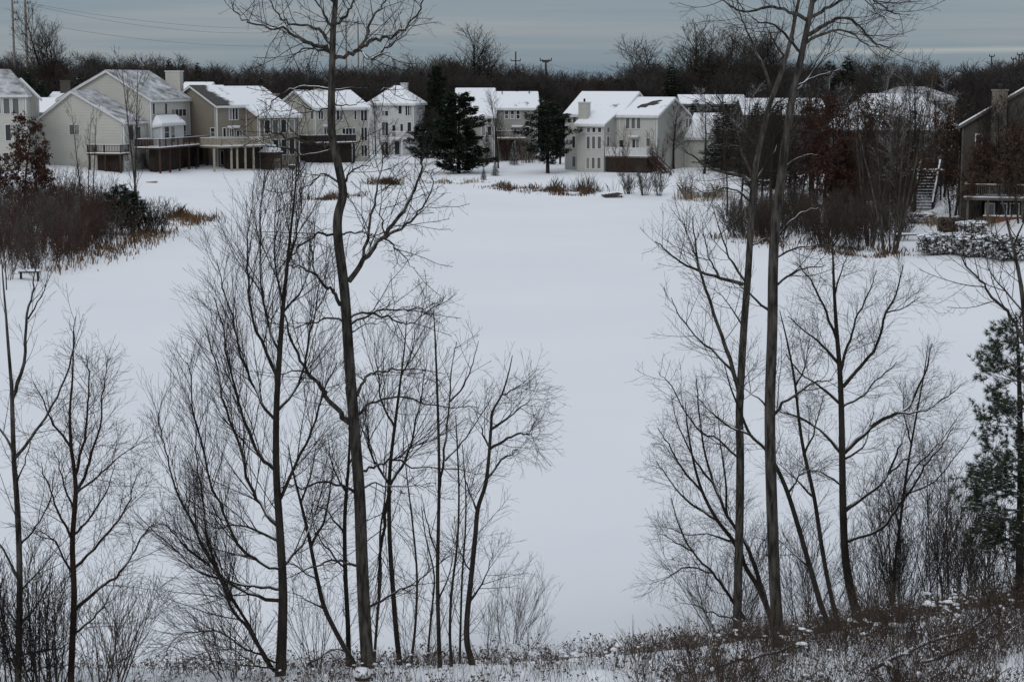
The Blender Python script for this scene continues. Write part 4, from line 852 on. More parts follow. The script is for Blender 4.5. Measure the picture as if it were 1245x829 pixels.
# ---- left edge
traced_tree('bare_tree', 'grey smooth bare tree at the left edge with V forked top', [(22, 836), (23, 780), (24, 720), (23, 660), (20, 600), (17, 560), (15, 500), (14, 470), (10, 420), (7, 380), (4, 345), (2, 315)], [5.6, 5.4, 5.1, 4.8, 4.4, 3.9, 3.2, 2.6, 2.0, 1.4, .8],
  [([(15, 484), (28, 442), (34, 382), (40, 350), (44, 325)], 2.2, .2), ([(18, 557), (40, 530), (58, 500), (80, 460), (90, 412), (92, 385)], 1.8, -.3), ([(18, 552), (2, 525), (-15, 500)], 1.8), ([(23, 664), (44, 640), (60, 606), (68, 570)], 1.3), ([(24, 705), (2, 668), (-20, 640)], 1.8), ([(24, 720), (50, 690), (75, 660)], 1.2), ([(34, 388), (50, 360), (60, 330)], 1.0), ([(20, 590), (32, 555), (40, 525)], 1.0), ([(24, 760), (45, 735), (62, 700), (70, 670)], 1.3)], 'slim', 8)
traced_tree('bare_tree', 'red brown bare tree with vase shaped crown near the left edge', [(86, 836), (88, 780), (90, 720), (88, 660), (92, 600), (90, 570), (86, 538), (85, 500), (88, 462), (89, 430), (89, 402)], [5.6, 5.2, 4.8, 4.2, 3.6, 3.0, 2.2, 1.7, 1.2, .6],
  [([(91, 578), (100, 545), (107, 500), (108, 462), (106, 430)], 1.9), ([(92, 602), (110, 560), (120, 520), (127, 470), (131, 435)], 1.8), ([(87, 545), (66, 515), (52, 490), (42, 462)], 1.4), ([(90, 742), (120, 715), (142, 700), (160, 675), (174, 650), (186, 638)], 2.0, .3), ([(90, 690), (120, 660), (146, 630), (160, 600), (170, 570)], 1.7, -.3), ([(89, 650), (108, 630), (128, 600), (140, 565)], 1.5), ([(90, 660), (72, 620), (58, 590), (50, 560)], 1.5), ([(90, 700), (66, 660), (45, 640)], 1.4), ([(90, 620), (74, 580), (66, 545)], 1.3), ([(92, 600), (118, 580), (145, 556), (168, 540)], 1.3), ([(90, 770), (112, 752), (130, 730), (140, 700)], 1.4)], 'fine', 9, bark='bark_red')
# ---- the two tall trees on the right
traced_tree('bare_tree', 'tall straight grey bare tree right of centre, the thicker of two reaching the sky', [(947, 786), (942, 710), (938, 600), (936, 500), (939, 400), (940, 325), (943, 270), (950, 215), (956, 165), (965, 110), (974, 70), (981, 36), (988, 0), (993, -45), (996, -85)], [10, 9.4, 9, 8.6, 8.2, 7.8, 7.3, 6.7, 6.0, 5.2, 4.6, 4.0, 3.2, 1.6],
  [([(980, 44), (1002, 32), (1022, 22), (1041, 29), (1056, 46), (1070, 55), (1082, 58)], 2.3, .4), ([(978, 52), (1004, 40), (1028, 38), (1050, 52), (1068, 58)], 1.8, -.3), ([(985, 22), (1010, 8), (1034, -4), (1060, -2), (1080, 14), (1096, 18)], 2.0, .3), ([(986, 8), (1000, -14), (1018, -34)], 1.8), ([(1050, -2), (1064, 12), (1078, 24)], 1.0), ([(984, 24), (966, 18), (940, 9), (912, 14), (892, 10), (876, -2), (866, -12)], 2.1, -.4), ([(975, 66), (955, 42), (938, 30), (918, 26), (905, 15)], 1.6, .3), ([(962, 120), (985, 92), (1002, 66), (1010, 40)], 1.5, .4), ([(966, 108), (990, 94), (1014, 86), (1030, 84)], 1.2), ([(986, 0), (968, -20), (950, -32)], 1.5),
   ([(942, 292), (958, 272), (976, 258), (996, 250)], 1.3, .3), ([(941, 348), (960, 334), (984, 326), (1004, 322)], 1.5), ([(940, 316), (964, 303), (1000, 298), (1020, 306)], 1.3, .5), ([(938, 380), (914, 360), (896, 345)], 1.6, -.2), ([(937, 510), (952, 492), (976, 472), (1000, 464), (1014, 460)], 1.9, -.3), ([(938, 500), (915, 478), (898, 470)], 1.2), ([(956, 170), (975, 140), (985, 118)], 1.3), ([(952, 205), (975, 190), (994, 188)], 1.1)], 'arch', 10, trunk_kids=.5, tk0=.5)
traced_tree('bare_tree', 'tall slimmer grey bare tree standing left of the thicker straight trunk', [(896, 776), (897, 720), (899, 640), (900, 560), (899, 500), (902, 440), (905, 390), (909, 340), (912, 290), (914, 250), (917, 215), (924, 175), (935, 130), (950, 88), (962, 46), (968, 15), (976, -20), (984, -50)], [7.4, 7, 6.6, 6.2, 5.9, 5.6, 5.2, 4.9, 4.5, 4.0, 3.5, 3.0, 2.3, 1.3],
  [([(916, 232), (904, 216), (886, 211), (862, 204), (846, 193), (826, 178)], 2.2, -.3), ([(914, 246), (896, 232), (880, 228), (858, 235), (842, 225)], 1.5, .3), ([(917, 218), (904, 190), (896, 160), (882, 132), (866, 108)], 1.8, .3), ([(904, 346), (876, 338), (850, 330), (826, 318), (810, 305), (796, 292)], 2.0, .2), ([(852, 331), (846, 310), (838, 290), (831, 264)], 1.2), ([(874, 337), (862, 312), (856, 285), (852, 262)], 1.1), ([(900, 482), (882, 422), (864, 372), (851, 331), (846, 300), (842, 262)], 2.4, -.2), ([(893, 455), (870, 430), (850, 414), (828, 386), (816, 362)], 1.6, .2), ([(908, 345), (890, 318), (880, 296), (872, 270), (866, 250)], 1.4, .4), ([(912, 300), (930, 290), (948, 282)], 1.1), ([(940, 118), (928, 82), (914, 50), (902, 24), (896, -4)], 1.8, .3), ([(932, 140), (950, 122), (975, 112)], 1.1), ([(955, 70), (940, 50), (930, 28)], 1.2), ([(900, 560), (875, 536), (846, 520), (816, 470), (800, 452)], 1.3, -.3), ([(921, 190), (908, 160), (905, 130)], 1.2), ([(918, 226), (930, 200), (945, 178)], 1.1), ([(905, 400), (888, 372), (868, 350)], 1.0)],
  'arch', 11, trunk_kids=.5, tk0=.5)
traced_tree('bare_tree', 'dark bare tree with rounded fine twigged crown right of the two tall trunks', [(1043, 756), (1035, 720), (1028, 680), (1025, 620), (1024, 560), (1023, 500), (1021, 450), (1017, 400), (1014, 350), (1013, 320), (1012, 296), (1012, 282)], [7.8, 7.0, 6.3, 5.7, 5.1, 4.4, 3.6, 2.6, 1.8, 1.1, .5],
  [([(1024, 552), (1058, 520), (1090, 502), (1110, 488), (1124, 452), (1134, 418)], 2.6, .2), ([(1025, 470), (1046, 446), (1065, 420), (1078, 380), (1092, 350), (1098, 322)], 2.2, -.3), ([(1022, 452), (1031, 420), (1041, 390), (1055, 358), (1066, 330)], 1.7), ([(1024, 494), (1050, 480), (1066, 462), (1090, 440)], 1.6), ([(1020, 442), (1000, 420), (976, 400), (958, 384)], 1.8), ([(1017, 412), (1000, 370), (985, 340), (968, 318)], 1.6), ([(1023, 492), (998, 470), (972, 452), (955, 430)], 1.8), ([(1024, 552), (996, 522), (966, 506), (948, 500)], 2.0), ([(1026, 622), (1056, 600), (1081, 575), (1092, 545), (1104, 520)], 2.4, .3), ([(1030, 658), (1064, 646), (1090, 620), (1110, 590), (1130, 560), (1147, 538), (1160, 520)], 2.0, -.2), ([(1014, 362), (1022, 330), (1034, 305)], 1.1), ([(1078, 380), (1100, 374), (1118, 360)], 1.1), ([(1092, 502), (1118, 500), (1146, 486), (1166, 470)], 1.4), ([(1024, 560), (1044, 548), (1056, 528), (1062, 500)], 1.4), ([(1024, 590), (1000, 575), (975, 570)], 1.3), ([(1081, 576), (1100, 560), (1130, 552)], 1.2)],
  'fine', 12, bark='bark_dark', trunk_kids=.8)
traced_tree('bare_tree', 'leaning dark stem just left of the rounded fine twigged tree', [(1021, 766), (1010, 722), (1000, 670), (990, 605), (978, 552), (972, 515), (966, 462), (957, 415), (948, 378)], [4.0, 3.7, 3.4, 3.0, 2.6, 2.1, 1.5, .7],
  [([(978, 552), (992, 520), (1000, 480)], 1.3), ([(990, 605), (965, 580), (945, 562)], 1.3), ([(967, 470), (980, 440), (985, 410)], 1.0)], 'fine', 13, bark='bark_dark')
traced_tree('bare_tree', 'thick leaning dark stem crossing behind the thicker straight trunk', [(1009, 769), (998, 735), (985, 690), (972, 645), (958, 600), (945, 570), (930, 545), (912, 528), (900, 500), (888, 470), (880, 440)], [5.0, 4.6, 4.2, 3.8, 3.4, 3.0, 2.6, 2.0, 1.3, .6],
  [([(958, 600), (975, 575), (1000, 562)], 1.2), ([(915, 530), (890, 520), (864, 500), (846, 480)], 1.6), ([(985, 690), (960, 668), (945, 655)], 1.3), ([(900, 500), (905, 465), (900, 430)], 1.1)], 'fine', 14, bark='bark_dark')
traced_tree('bare_tree', 'low spreading dark tree arching left behind the slimmer tall trunk', [(941, 768), (926, 722), (907, 690), (892, 658), (872, 632), (854, 598), (843, 560), (836, 520), (833, 488)], [4.2, 3.9, 3.5, 3.1, 2.6, 2.0, 1.3, .6],
  [([(936, 748), (920, 695), (906, 660), (884, 626), (868, 588), (856, 545), (850, 500), (846, 460)], 2.6, .3), ([(905, 752), (886, 722), (866, 696), (842, 670), (826, 640), (817, 606)], 2.0, -.3), ([(866, 696), (838, 690), (808, 702), (790, 712)], 1.2), ([(872, 632), (840, 612), (815, 585), (798, 560)], 1.6), ([(892, 658), (860, 650), (830, 648), (806, 640)], 1.3), ([(854, 598), (830, 570), (812, 540), (800, 520)], 1.4), ([(884, 626), (882, 580), (876, 540), (872, 500)], 1.5), ([(842, 670), (815, 655), (798, 648)], 1.0), ([(907, 690), (896, 640), (900, 600)], 1.3), ([(868, 588), (845, 560), (826, 520), (815, 480)], 1.3)],
  'fine', 15, bark='bark_dark', trunk_kids=1.2)
traced_tree('bare_tree', 'bare tree just outside the right edge, its limbs reaching into view', [(1266, 770), (1262, 680), (1256, 560), (1250, 450), (1243, 360), (1234, 310), (1224, 268), (1216, 235)], [6, 5.5, 5, 4.4, 3.6, 2.6, 1.6, .7],
  [([(1250, 425), (1228, 384), (1206, 362), (1192, 340), (1172, 320), (1164, 305)], 2.0, -.3), ([(1245, 380), (1222, 352), (1206, 335), (1195, 300)], 1.3), ([(1236, 318), (1215, 292), (1206, 262)], 1.0), ([(1232, 300), (1245, 270), (1252, 240)], 1.2)], 'arch', 16, trunk_kids=.5)
traced_tree('bare_tree', 'slim bare tree with upswept crown in the right thicket', [(1085, 742), (1088, 690), (1094, 640), (1100, 590), (1108, 540), (1116, 495), (1124, 452), (1128, 420)], [2.6, 2.4, 2.2, 1.9, 1.5, 1.0, .5],
  [([(1100, 590), (1120, 560), (1150, 530), (1168, 500)], 1.2), ([(1094, 640), (1080, 600), (1072, 560)], 1.1), ([(1108, 540), (1100, 505), (1098, 470)], 1.0), ([(1100, 600), (1128, 590), (1160, 560), (1178, 530)], 1.1)], 'fine', 17, bark='bark_dark', trunk_kids=2)

# ------------------------------------------------------------------ tree kinds for the middle and far distance (10 m tall, shared meshes)
MID = {
 'vase':   [L_(9, .03, .05, 3.2, (1.6, 4.2), (28, 48), t0=.28, rend=.1, taper=.55), L_(5, .07, .10, 3.2, (0.8, 1.9), (25, 48), t0=.2, rmin=.016), L_(3, .08, .08, 3.6, (.35, .9), (25, 50), rmin=.010), L_(1, .08, .05, 0, (0, 0), (0, 0), rmin=.007)],
 'upright': [L_(9, .02, .05, 3.4, (1.4, 3.8), (15, 32), t0=.18, rend=.1, taper=.6), L_(5, .05, .12, 3.4, (0.7, 1.8), (15, 35), t0=.2, rmin=.014), L_(3, .06, .10, 3.4, (.35, .8), (18, 40), rmin=.009), L_(1, .08, .05, 0, (0, 0), (0, 0), rmin=.006)],
 'sparse': [L_(9, .02, .03, 2.2, (0.9, 2.6), (18, 38), t0=.22, rend=.1, taper=.6), L_(4, .05, .10, 2.6, (0.4, 1.1), (18, 40), t0=.2, rmin=.009), L_(2, .06, .10, 2.0, (.25, .5), (18, 40), rmin=.007), L_(1, .08, .05, 0, (0, 0), (0, 0), rmin=.005)],
 'oak':    [L_(9, .05, .03, 3.0, (1.8, 3.8), (45, 75), t0=.25, rend=.12, taper=.6), L_(5, .10, .05, 3.0, (0.8, 1.8), (35, 65), t0=.2, rmin=.016), L_(3, .12, .03, 3.4, (.3, .8), (30, 60), rmin=.010), L_(1, .10, .0, 0, (0, 0), (0, 0), rmin=.007)],
}
def bare_kind(style, seed, r0=0.16, stems=1, spread=0.0, H=10.0):
    rng = random.Random(seed); out = []; S = MID[style]
    for k in range(stems):
        a = rng.uniform(0, 6.28); sp = spread * rng.uniform(.5, 1)
        d = nrm((math.cos(a) * sp, math.sin(a) * sp, 1)); h = H * (1 if k == 0 else rng.uniform(.75, 1))
        p0 = (math.cos(a) * 0.25 * (stems > 1), math.sin(a) * 0.25 * (stems > 1), -0.4)
        grow(out, rng, p0, d, h, r0 * (1 if k == 0 else rng.uniform(.6, .95)), 0, S)
    return out
def kind_meshes(out, name, bark, twig):
    t = [(p, r) for l, p, r in out if l == 0]; V, Q = tube_arrays(t, 7); trunk = np_mesh(name + '_trunk', V, [Q], bark, True)
    l1 = [(p, r) for l, p, r in out if l == 1]; l2 = [(p, r) for l, p, r in out if l > 1]
    V, Q = tube_arrays(l1, 4); V2, Q2 = tube_arrays(l2, 3, len(V))
    return trunk, np_mesh(name + '_crown', np.concatenate([V, V2]), [np.concatenate([Q, Q2])], twig, True)
def leaf_mesh(out, rng, n, size, mat, name, lvl=2, zmin=0.0):
    tw = [p for l, p, r in out if l >= lvl]; pts = []
    for p in tw:
        for q in p[1:]: pts.append(q)
    pts = [q for q in pts if q[2] > zmin]; C = np.array([rng.choice(pts) for _ in range(n)]); g = np.random.default_rng(rng.randint(0, 9999))
    C += g.normal(0, size * 0.6, C.shape)
    U = g.normal(0, 1, C.shape); U /= np.linalg.norm(U, axis=1, keepdims=True); W = g.normal(0, 1, C.shape); W = np.cross(U, W); W /= np.linalg.norm(W, axis=1, keepdims=True)
    s = (size * g.uniform(.6, 1.3, n))[:, None]
    V = np.stack([C - U * s, C + W * s * .45, C + U * s, C - W * s * .45], 1).reshape(-1, 3)
    return tris_mesh(name, V, mat, 4)
def conifer_kind(seed, H=10.0, Rr=2.6, kind='spruce', mat='needles', blades=6500, bare=0.06, size=0.22):
    """trunk plus thousands of needle sprays carried on drooping boughs"""
    rng = random.Random(seed); g = np.random.default_rng(seed)
    trunk = [([(0, 0, -0.4), (0.02, 0, H * .3), (-.02, .03, H * .7), (0, 0, H)], [.20, .16, .08, .015])]
    boughs = []; z = H * bare
    while z < H * 0.985:
        t = z / H
        if kind == 'spruce': L = Rr * (1 - t) ** 0.85 * rng.uniform(.75, 1.1) + 0.12
        elif kind == 'round': L = Rr * (1 - t ** 2.2) ** .55 * rng.uniform(.7, 1.1) + .15
        else: L = Rr * (math.sin(math.pi * min(1, (t - bare) / (1 - bare) * .86 + .12)) ** .7) * rng.uniform(.45, 1.2) + .15
        nb = 6 if kind == 'spruce' else 4
        a0 = rng.uniform(0, 6.28)
        for k in range(nb):
            a = a0 + k * 6.283 / nb + rng.uniform(-.3, .3); l = L * rng.uniform(.7, 1.1)
            dr = -0.22 if kind == 'spruce' else rng.uniform(-.1, .25)
            pts = [(math.cos(a) * l * u, math.sin(a) * l * u, z + l * (dr * u + (0.18 * u * u if kind == 'spruce' else .1 * u * u))) for u in np.linspace(0, 1, 5)]
            boughs.append((pts, [0.035, .028, .02, .014, .008], l))
        z += H * (0.030 if kind == 'spruce' else 0.045) * rng.uniform(.8, 1.25)
    V, Q = tube_arrays(trunk, 8); V2, Q2 = tube_arrays([(p, r) for p, r, _ in boughs], 3, len(V))
    tm = np_mesh('conifer_trunk', np.concatenate([V, V2]), [np.concatenate([Q, Q2])], 'bark_dark', True)
    w = np.array([l for _, _, l in boughs]); idx = g.choice(len(boughs), blades, p=w / w.sum()); P = np.array([p for p, _, _ in boughs])
    u = g.uniform(.12, 1, blades) ** .75 * 4; i = np.minimum(u.astype(int), 3); f = (u - i)[:, None]
    C = P[idx, i] * (1 - f) + P[idx, i + 1] * f; D = P[idx, 4] - P[idx, 0]; D /= np.linalg.norm(D, axis=1, keepdims=True)
    side = np.cross(D, (0, 0, 1.0)); side /= np.linalg.norm(side, axis=1, keepdims=True) + 1e-9
    sp = (g.uniform(-1, 1, blades) * (0.20 * w[idx] * (1.15 - u / 4) + .06))[:, None]
    C = C + side * sp + g.normal(0, .05, C.shape) + (np.array((0, 0, 1)) * g.uniform(-.14, .10, blades)[:, None] * (1 if kind == 'spruce' else 2.2))
    U = D + side * np.sign(sp) * .7 + g.normal(0, .45, C.shape); U /= np.linalg.norm(U, axis=1, keepdims=True)
    N = g.normal(0, .55, C.shape) + np.array((0, 0, 1.0)); W = np.cross(U, N); W /= np.linalg.norm(W, axis=1, keepdims=True) + 1e-9
    s = (size * g.uniform(.6, 1.35, blades))[:, None]
    V = np.stack([C - W * s * .30, C + W * s * .30, C + U * s * 1.25], 1).reshape(-1, 3)
    return tm, tris_mesh('conifer_crown', V, mat)
KIND = {}
KIND['vase'] = kind_meshes(bare_kind('vase', 101), 'vase', 'bark_dark', 'twig_brown')
KIND['vase2'] = kind_meshes(bare_kind('vase', 102, .18), 'vase2', 'bark_dark', 'twig_dark')
KIND['grey'] = kind_meshes(bare_kind('vase', 103, .15, 5, .45), 'grey', 'bark_grey', 'twig_grey')
KIND['elm'] = kind_meshes(bare_kind('vase', 104, .20, 3, .24), 'elm', 'bark_dark', 'twig_brown')
KIND['birch'] = kind_meshes(bare_kind('sparse', 105, .09, 7, .26), 'birch', 'bark_grey', 'twig_brown')
KIND['slim'] = kind_meshes(bare_kind('sparse', 106, .08), 'slim', 'bark_grey', 'twig_dark')
KIND['oak_bare'] = kind_meshes(bare_kind('oak', 110, .15), 'oak_bare', 'bark_dark', 'twig_dark')
KIND['frosted'] = kind_meshes(bare_kind('vase', 111, .15), 'frosted', 'bark_dark', 'twig_frost')
KIND['redbark'] = kind_meshes(bare_kind('vase', 107, .16), 'redbark', 'bark_red', 'twig_red')
_o = bare_kind('oak', 108, .17); KIND['oak'] = kind_meshes(_o, 'oak', 'bark_dark', 'twig_dark') + (leaf_mesh(_o, random.Random(1), 4800, .14, 'leaf_rust', 'oak_leaves', 2, 2.0),)
_o = bare_kind('oak', 109, .17, 2, .2); KIND['oak_brown'] = kind_meshes(_o, 'oakb', 'bark_dark', 'twig_dark') + (leaf_mesh(_o, random.Random(2), 4200, .14, 'leaf_brown', 'oak_leaves', 2, 1.5),)
KIND['spruce'] = conifer_kind(201); KIND['spruce2'] = conifer_kind(202, Rr=2.1)
KIND['spruce_wide'] = conifer_kind(203, Rr=4.0, blades=11000, size=.24, bare=.05)
KIND['pine'] = conifer_kind(204, Rr=3.0, kind='pine', blades=9000, bare=.16, size=.24)
KIND['pine_wide'] = conifer_kind(207, Rr=3.5, kind='round', blades=20000, bare=.05, size=.27)
KIND['frost'] = conifer_kind(205, Rr=2.3, mat='needles_frost', blades=5500)
KIND['spruce_snow'] = conifer_kind(206, Rr=2.8, mat='needles_snowy', blades=8000)
def plant(kind, name, label, cat, px, py, ytop, rz=0.0, Y=None, wide=1.0, group=None, parts=('trunk', 'crown', 'foliage')):
    """stand a tree of a kind on the ground where pixel (px, py) meets it; its height from ytop"""
    if Y is None: b = hit(px, py)
    else:
        x = at_y(px, 100, Y)[0]; b = (x, Y, gz1(x, Y))
    h = at_y(px, ytop, b[1])[2] - b[2]; s = h / 10.0
    o = tag(empty(name, b, rz), label, cat, group); o.scale = (s * wide, s * wide, s)
    for nm, me in zip(parts, KIND[kind]): link(nm, me, o)
    return o
T = [  # kind, name, label, base pixel, top, wide, distance
 ('pine_wide', 'pine_tree', 'largest dark evergreen, broad and low skirted, left of the beige grey house', 558, 211, 112, 1.2, None),
 ('pine_wide', 'pine_tree', 'tall black green evergreen rising behind the largest dark evergreen', 531, 140, 80, .5, 300),
 ('pine', 'pine_tree', 'dark pine with bare lower trunk left of the pond house', 666, 211, 122, 1.4, None),
 ('pine', 'pine_tree', 'small dark pine beside the hipped white house', 512, 200, 150, 1.5, None),
 ('frost', 'spruce_tree', 'frosty small spruce before the left end of the beige grey house', 592, 198, 160, 1.1, None),
 ('frost', 'spruce_tree', 'pale young spruce below the door of the beige grey house', 625, 201, 172, 1.2, None),
 ('pine', 'pine_tree', 'narrow dark pine close behind the left corner of the pond house', 681, 200, 140, 1.2, None),
 ('spruce', 'spruce_tree', 'dark conifer in the wood behind the far T poles, left one', 575, 120, 80, .8, 330),
 ('spruce2', 'spruce_tree', 'dark spruce in the wood directly behind the gabled house chimney', 206, 120, 70, .9, 330),
 ('spruce', 'spruce_tree', 'dark pointed spruce in the wood above the tan house ridge', 241, 120, 75, .8, 330),
 ('spruce', 'spruce_tree', 'dark spruce left of the big bare trees right of centre', 816, 120, 78, 1.2, 300),
 ('spruce', 'spruce_tree', 'dark spruce close right of the pond house garage', 880, 190, 122, 1.6, 240),
 ('spruce2', 'spruce_tree', 'dark spruce rising behind the pond house garage roof', 846, 180, 121, 1.7, 252),
 ('spruce', 'spruce_tree', 'dark spruce between the garage and the slimmer tall trunk', 895, 190, 122, 1.8, 238),
 ('spruce2', 'spruce_tree', 'dark spruce just left of the slimmer tall trunk', 908, 192, 128, 1.5, 230),
 ('spruce', 'spruce_tree', 'dark spruce seen over the right end of the garage roof', 863, 180, 123, 1.6, 250),
 ('spruce', 'spruce_tree', 'dark conifer on the skyline right of the thicker tall trunk', 1008, 120, 72, 1.3, 300),
 ('spruce2', 'spruce_tree', 'dark conifer on the skyline second right of the thicker tall trunk', 1030, 120, 68, 1.4, 300),
 ('spruce', 'spruce_tree', 'small dark conifer on the skyline over the rust leaved oaks', 1064, 120, 84, 1.2, 300),
 ('spruce2', 'spruce_tree', 'dark conifer on the skyline behind the broad snowy roof', 1143, 120, 92, 1.6, 320),
 ('spruce_wide', 'spruce_tree', 'dark evergreen mass between the two leftmost houses', 34, 150, 84, .9, 262),
 ('spruce', 'spruce_tree', 'black evergreen behind the leftmost house roof', 50, 150, 96, 1.2, 262),
 ('spruce', 'spruce_tree', 'dark evergreen left of the dim tan house', 1180, 190, 122, 1.4, 185),
 ('elm', 'bare_tree', 'big vase shaped bare elm on the skyline behind the leftmost houses', 76, 120, 14, 1.05, 330),
 ('elm', 'bare_tree', 'spreading pale bare tree on the skyline above the beige grey house', 580, 120, 40, 1.35, 360),
 ('grey', 'bare_tree', 'large grey bare tree on the skyline, leftmost of the big clump right of centre', 822, 120, 40, 1.7, 330),
 ('grey', 'bare_tree', 'large grey bare tree on the skyline, second of the big clump right of centre', 850, 120, 34, 1.7, 340),
 ('grey', 'bare_tree', 'large grey bare tree on the skyline, third of the big clump right of centre', 878, 120, 38, 1.6, 335),
 ('grey', 'bare_tree', 'grey bare tree on the skyline right of the big clump, before the slimmer trunk', 905, 120, 42, 1.6, 340),
 ('vase2', 'bare_tree', 'bare tree on the skyline seen between the two tall trunks', 940, 120, 42, 1.1, 330),
 ('grey', 'bare_tree', 'rounded grey bare tree on the skyline right of the thicker tall trunk', 1042, 120, 60, 1.3, 340),
 ('frosted', 'bare_tree', 'bare tree before the garage roof of the pond house', 858, 190, 116, 1.2, 232),
 ('vase2', 'bare_tree', 'bare tree among the dark spruces right of the garage', 884, 190, 108, 1.2, 232),
 ('frosted', 'bare_tree', 'snow dusted bare tree right of the dark spruces by the garage', 912, 190, 112, 1.2, 222),
 ('vase', 'bare_tree', 'bare tree before the long snowy roof, right of the thicker tall trunk', 962, 200, 108, 1.2, 205),
 ('frosted', 'bare_tree', 'snow dusted bare tree before the long snowy roof', 988, 200, 112, 1.2, 200),
 ('spruce', 'spruce_tree', 'dark spruce seen behind the slimmer tall trunk', 922, 195, 124, 1.6, 218),
 ('spruce2', 'spruce_tree', 'dark spruce between the two tall trunks above the brown oaks', 944, 200, 128, 1.8, 205),
 ('oak_brown', 'oak_tree', 'brown leaved oak behind the rust leaved pair on the right bank', 992, 246, 130, 1.0, None),
 ('oak', 'oak_tree', 'small rust leaved oak low in the right hand thicket', 1032, 268, 170, 1.2, None),
 ('oak_brown', 'oak_tree', 'brown leaved oak between the birch clump and the stair', 1096, 262, 150, .9, None),
 ('vase2', 'bare_tree', 'dark bare tree right of the rust leaved oaks', 1030, 250, 110, .9, None),
 ('vase2', 'bare_tree', 'dark bare tree standing before the dim tan house chimney', 1214, 270, 130, 1.0, None),
 ('oak_brown', 'oak_tree', 'dark brown oak at the right edge before the dim tan house', 1240, 272, 150, 1.0, None),
 ('vase2', 'bare_tree', 'dark bare tree left of the dim tan house chimney', 1176, 262, 110, 1.1, None),
 ('vase2', 'bare_tree', 'dark bare tree behind the garden stair head', 1138, 236, 112, 1.0, None),
 ('oak_brown', 'oak_tree', 'brown leaved oak before the broad snowy roof', 1074, 250, 128, 1.1, None),
 ('vase2', 'bare_tree', 'dark bare tree before the left end of the broad snowy roof', 1058, 240, 96, 1.0, None),
 ('oak', 'oak_tree', 'rust leaved oak low beside the bench on the left bank', 50, 262, 180, 1.3, None),
 ('vase', 'bare_tree', 'bare birch like tree before the beige grey house', 606, 205, 112, .8, None),
 ('vase2', 'bare_tree', 'dark bare tree before the hipped white house', 457, 190, 122, .75, None),
 ('redbark', 'bare_tree', 'reddish bare tree at the pond house gable', 819, 206, 130, 1.5, None),
 ('slim', 'bare_tree', 'tall thin twin tree before the gabled house, left one', 163, 284, 68, 1.0, None),
 ('slim', 'bare_tree', 'tall thin twin tree before the gabled house, right one', 170, 286, 58, 1.0, None),
 ('slim', 'bare_tree', 'thin young tree left of the twin trees, leftmost of three', 99, 246, 122, 1.0, None),
 ('slim', 'bare_tree', 'thin young tree left of the twin trees, middle of three', 107, 247, 132, 1.0, None),
 ('slim', 'bare_tree', 'thin young tree left of the twin trees, rightmost of three', 113, 246, 126, 1.0, None),
 ('oak', 'oak_tree', 'rust leaved oak before the leftmost house', 30, 250, 140, 1.0, None),
 ('oak', 'oak_tree', 'rust leaved oak half cut by the left edge', 2, 262, 190, 1.2, None),
 ('oak', 'oak_tree', 'rust leaved oak in the right hand thicket, left one', 975, 262, 128, .75, None),
 ('oak', 'oak_tree', 'rust leaved oak in the right hand thicket, right one', 1013, 268, 116, .8, None),
 ('oak_brown', 'oak_tree', 'brown leaved oak behind the thicker tall trunk', 940, 250, 132, .75, None),
 ('oak_brown', 'oak_tree', 'brown leaved oak left of the garden stair', 1046, 262, 124, .8, None),
 ('oak_brown', 'oak_tree', 'dark trunked brown leaved oak right of the garden stair', 1158, 264, 128, .8, None),
 ('oak_brown', 'oak_tree', 'brown leaved oak before the dim tan house', 1186, 274, 168, .9, None),
 ('birch', 'birch_clump', 'tall clump of pale bare stems on the right shore', 1082, 308, 70, .9, None),
 ('birch', 'birch_clump', 'shorter pale bare clump left of the tallest right shore clump', 1058, 300, 118, .9, None),
 ('vase2', 'bare_tree', 'dark bare tree behind the right shore birches', 1112, 262, 84, .8, None),
 ('vase2', 'bare_tree', 'dark bare tree in the right thicket behind the slimmer tall trunk', 925, 262, 150, .9, None),
 ('slim', 'bare_tree', 'pale thin leaning tree at the left shore, nearer one', 8, 352, 196, .7, None),
 ('slim', 'bare_tree', 'pale thin tree at the left shore, farther one', 44, 326, 232, .8, None),
 ('slim', 'bare_tree', 'pale thin tree at the left shore by the reeds', 62, 322, 240, .8, None),
]
rg = random.Random(5)
TANGLE = ['at the left tip of the right bank tangle', 'behind the grey domed bush on the right shore', 'just left of the slimmer tall trunk, on the far right bank', 'seen between the two tall trunks, on the far bank', 'seen just right of the thicker tall trunk, on the far bank',
  'close left of the left rust leaved oak', 'between the two rust leaved oaks, nearer the left one', 'close left of the right rust leaved oak', 'close right of the right rust leaved oak', 'behind the small low rust leaved oak', 'just left of the shorter pale stemmed clump', 'between the two pale stemmed clumps',
  'right behind the tallest pale stemmed clump', 'midway between the tallest pale clump and the stair', 'standing over the foot of the garden stair', 'close right of the stair landing', 'at the left wall of the dim tan house', 'before the deck of the dim tan house', 'at the right edge, right of the big chimney']
for px, py, yt in [(884, 262, 150), (900, 258, 138), (918, 254, 118), (936, 266, 128), (952, 252, 104), (966, 264, 120), (984, 256, 108), (1002, 250, 100), (1020, 262, 120), (1038, 258, 108), (1052, 268, 122), (1070, 262, 100), (1090, 270, 118), (1104, 250, 96), (1126, 236, 118), (1148, 240, 108), (1166, 262, 124), (1194, 268, 128), (1226, 266, 118)]:
    plant(rg.choice(['vase2', 'oak_bare', 'vase'] if px < 990 else ['vase2', 'frosted', 'frosted', 'oak_bare']), 'bare_tree', 'dark bare tree ' + TANGLE.pop(0), 'tree', px, py, yt, rg.uniform(0, 6.28), None, rg.uniform(.7, .95), 'bare trees tangled on the right bank')
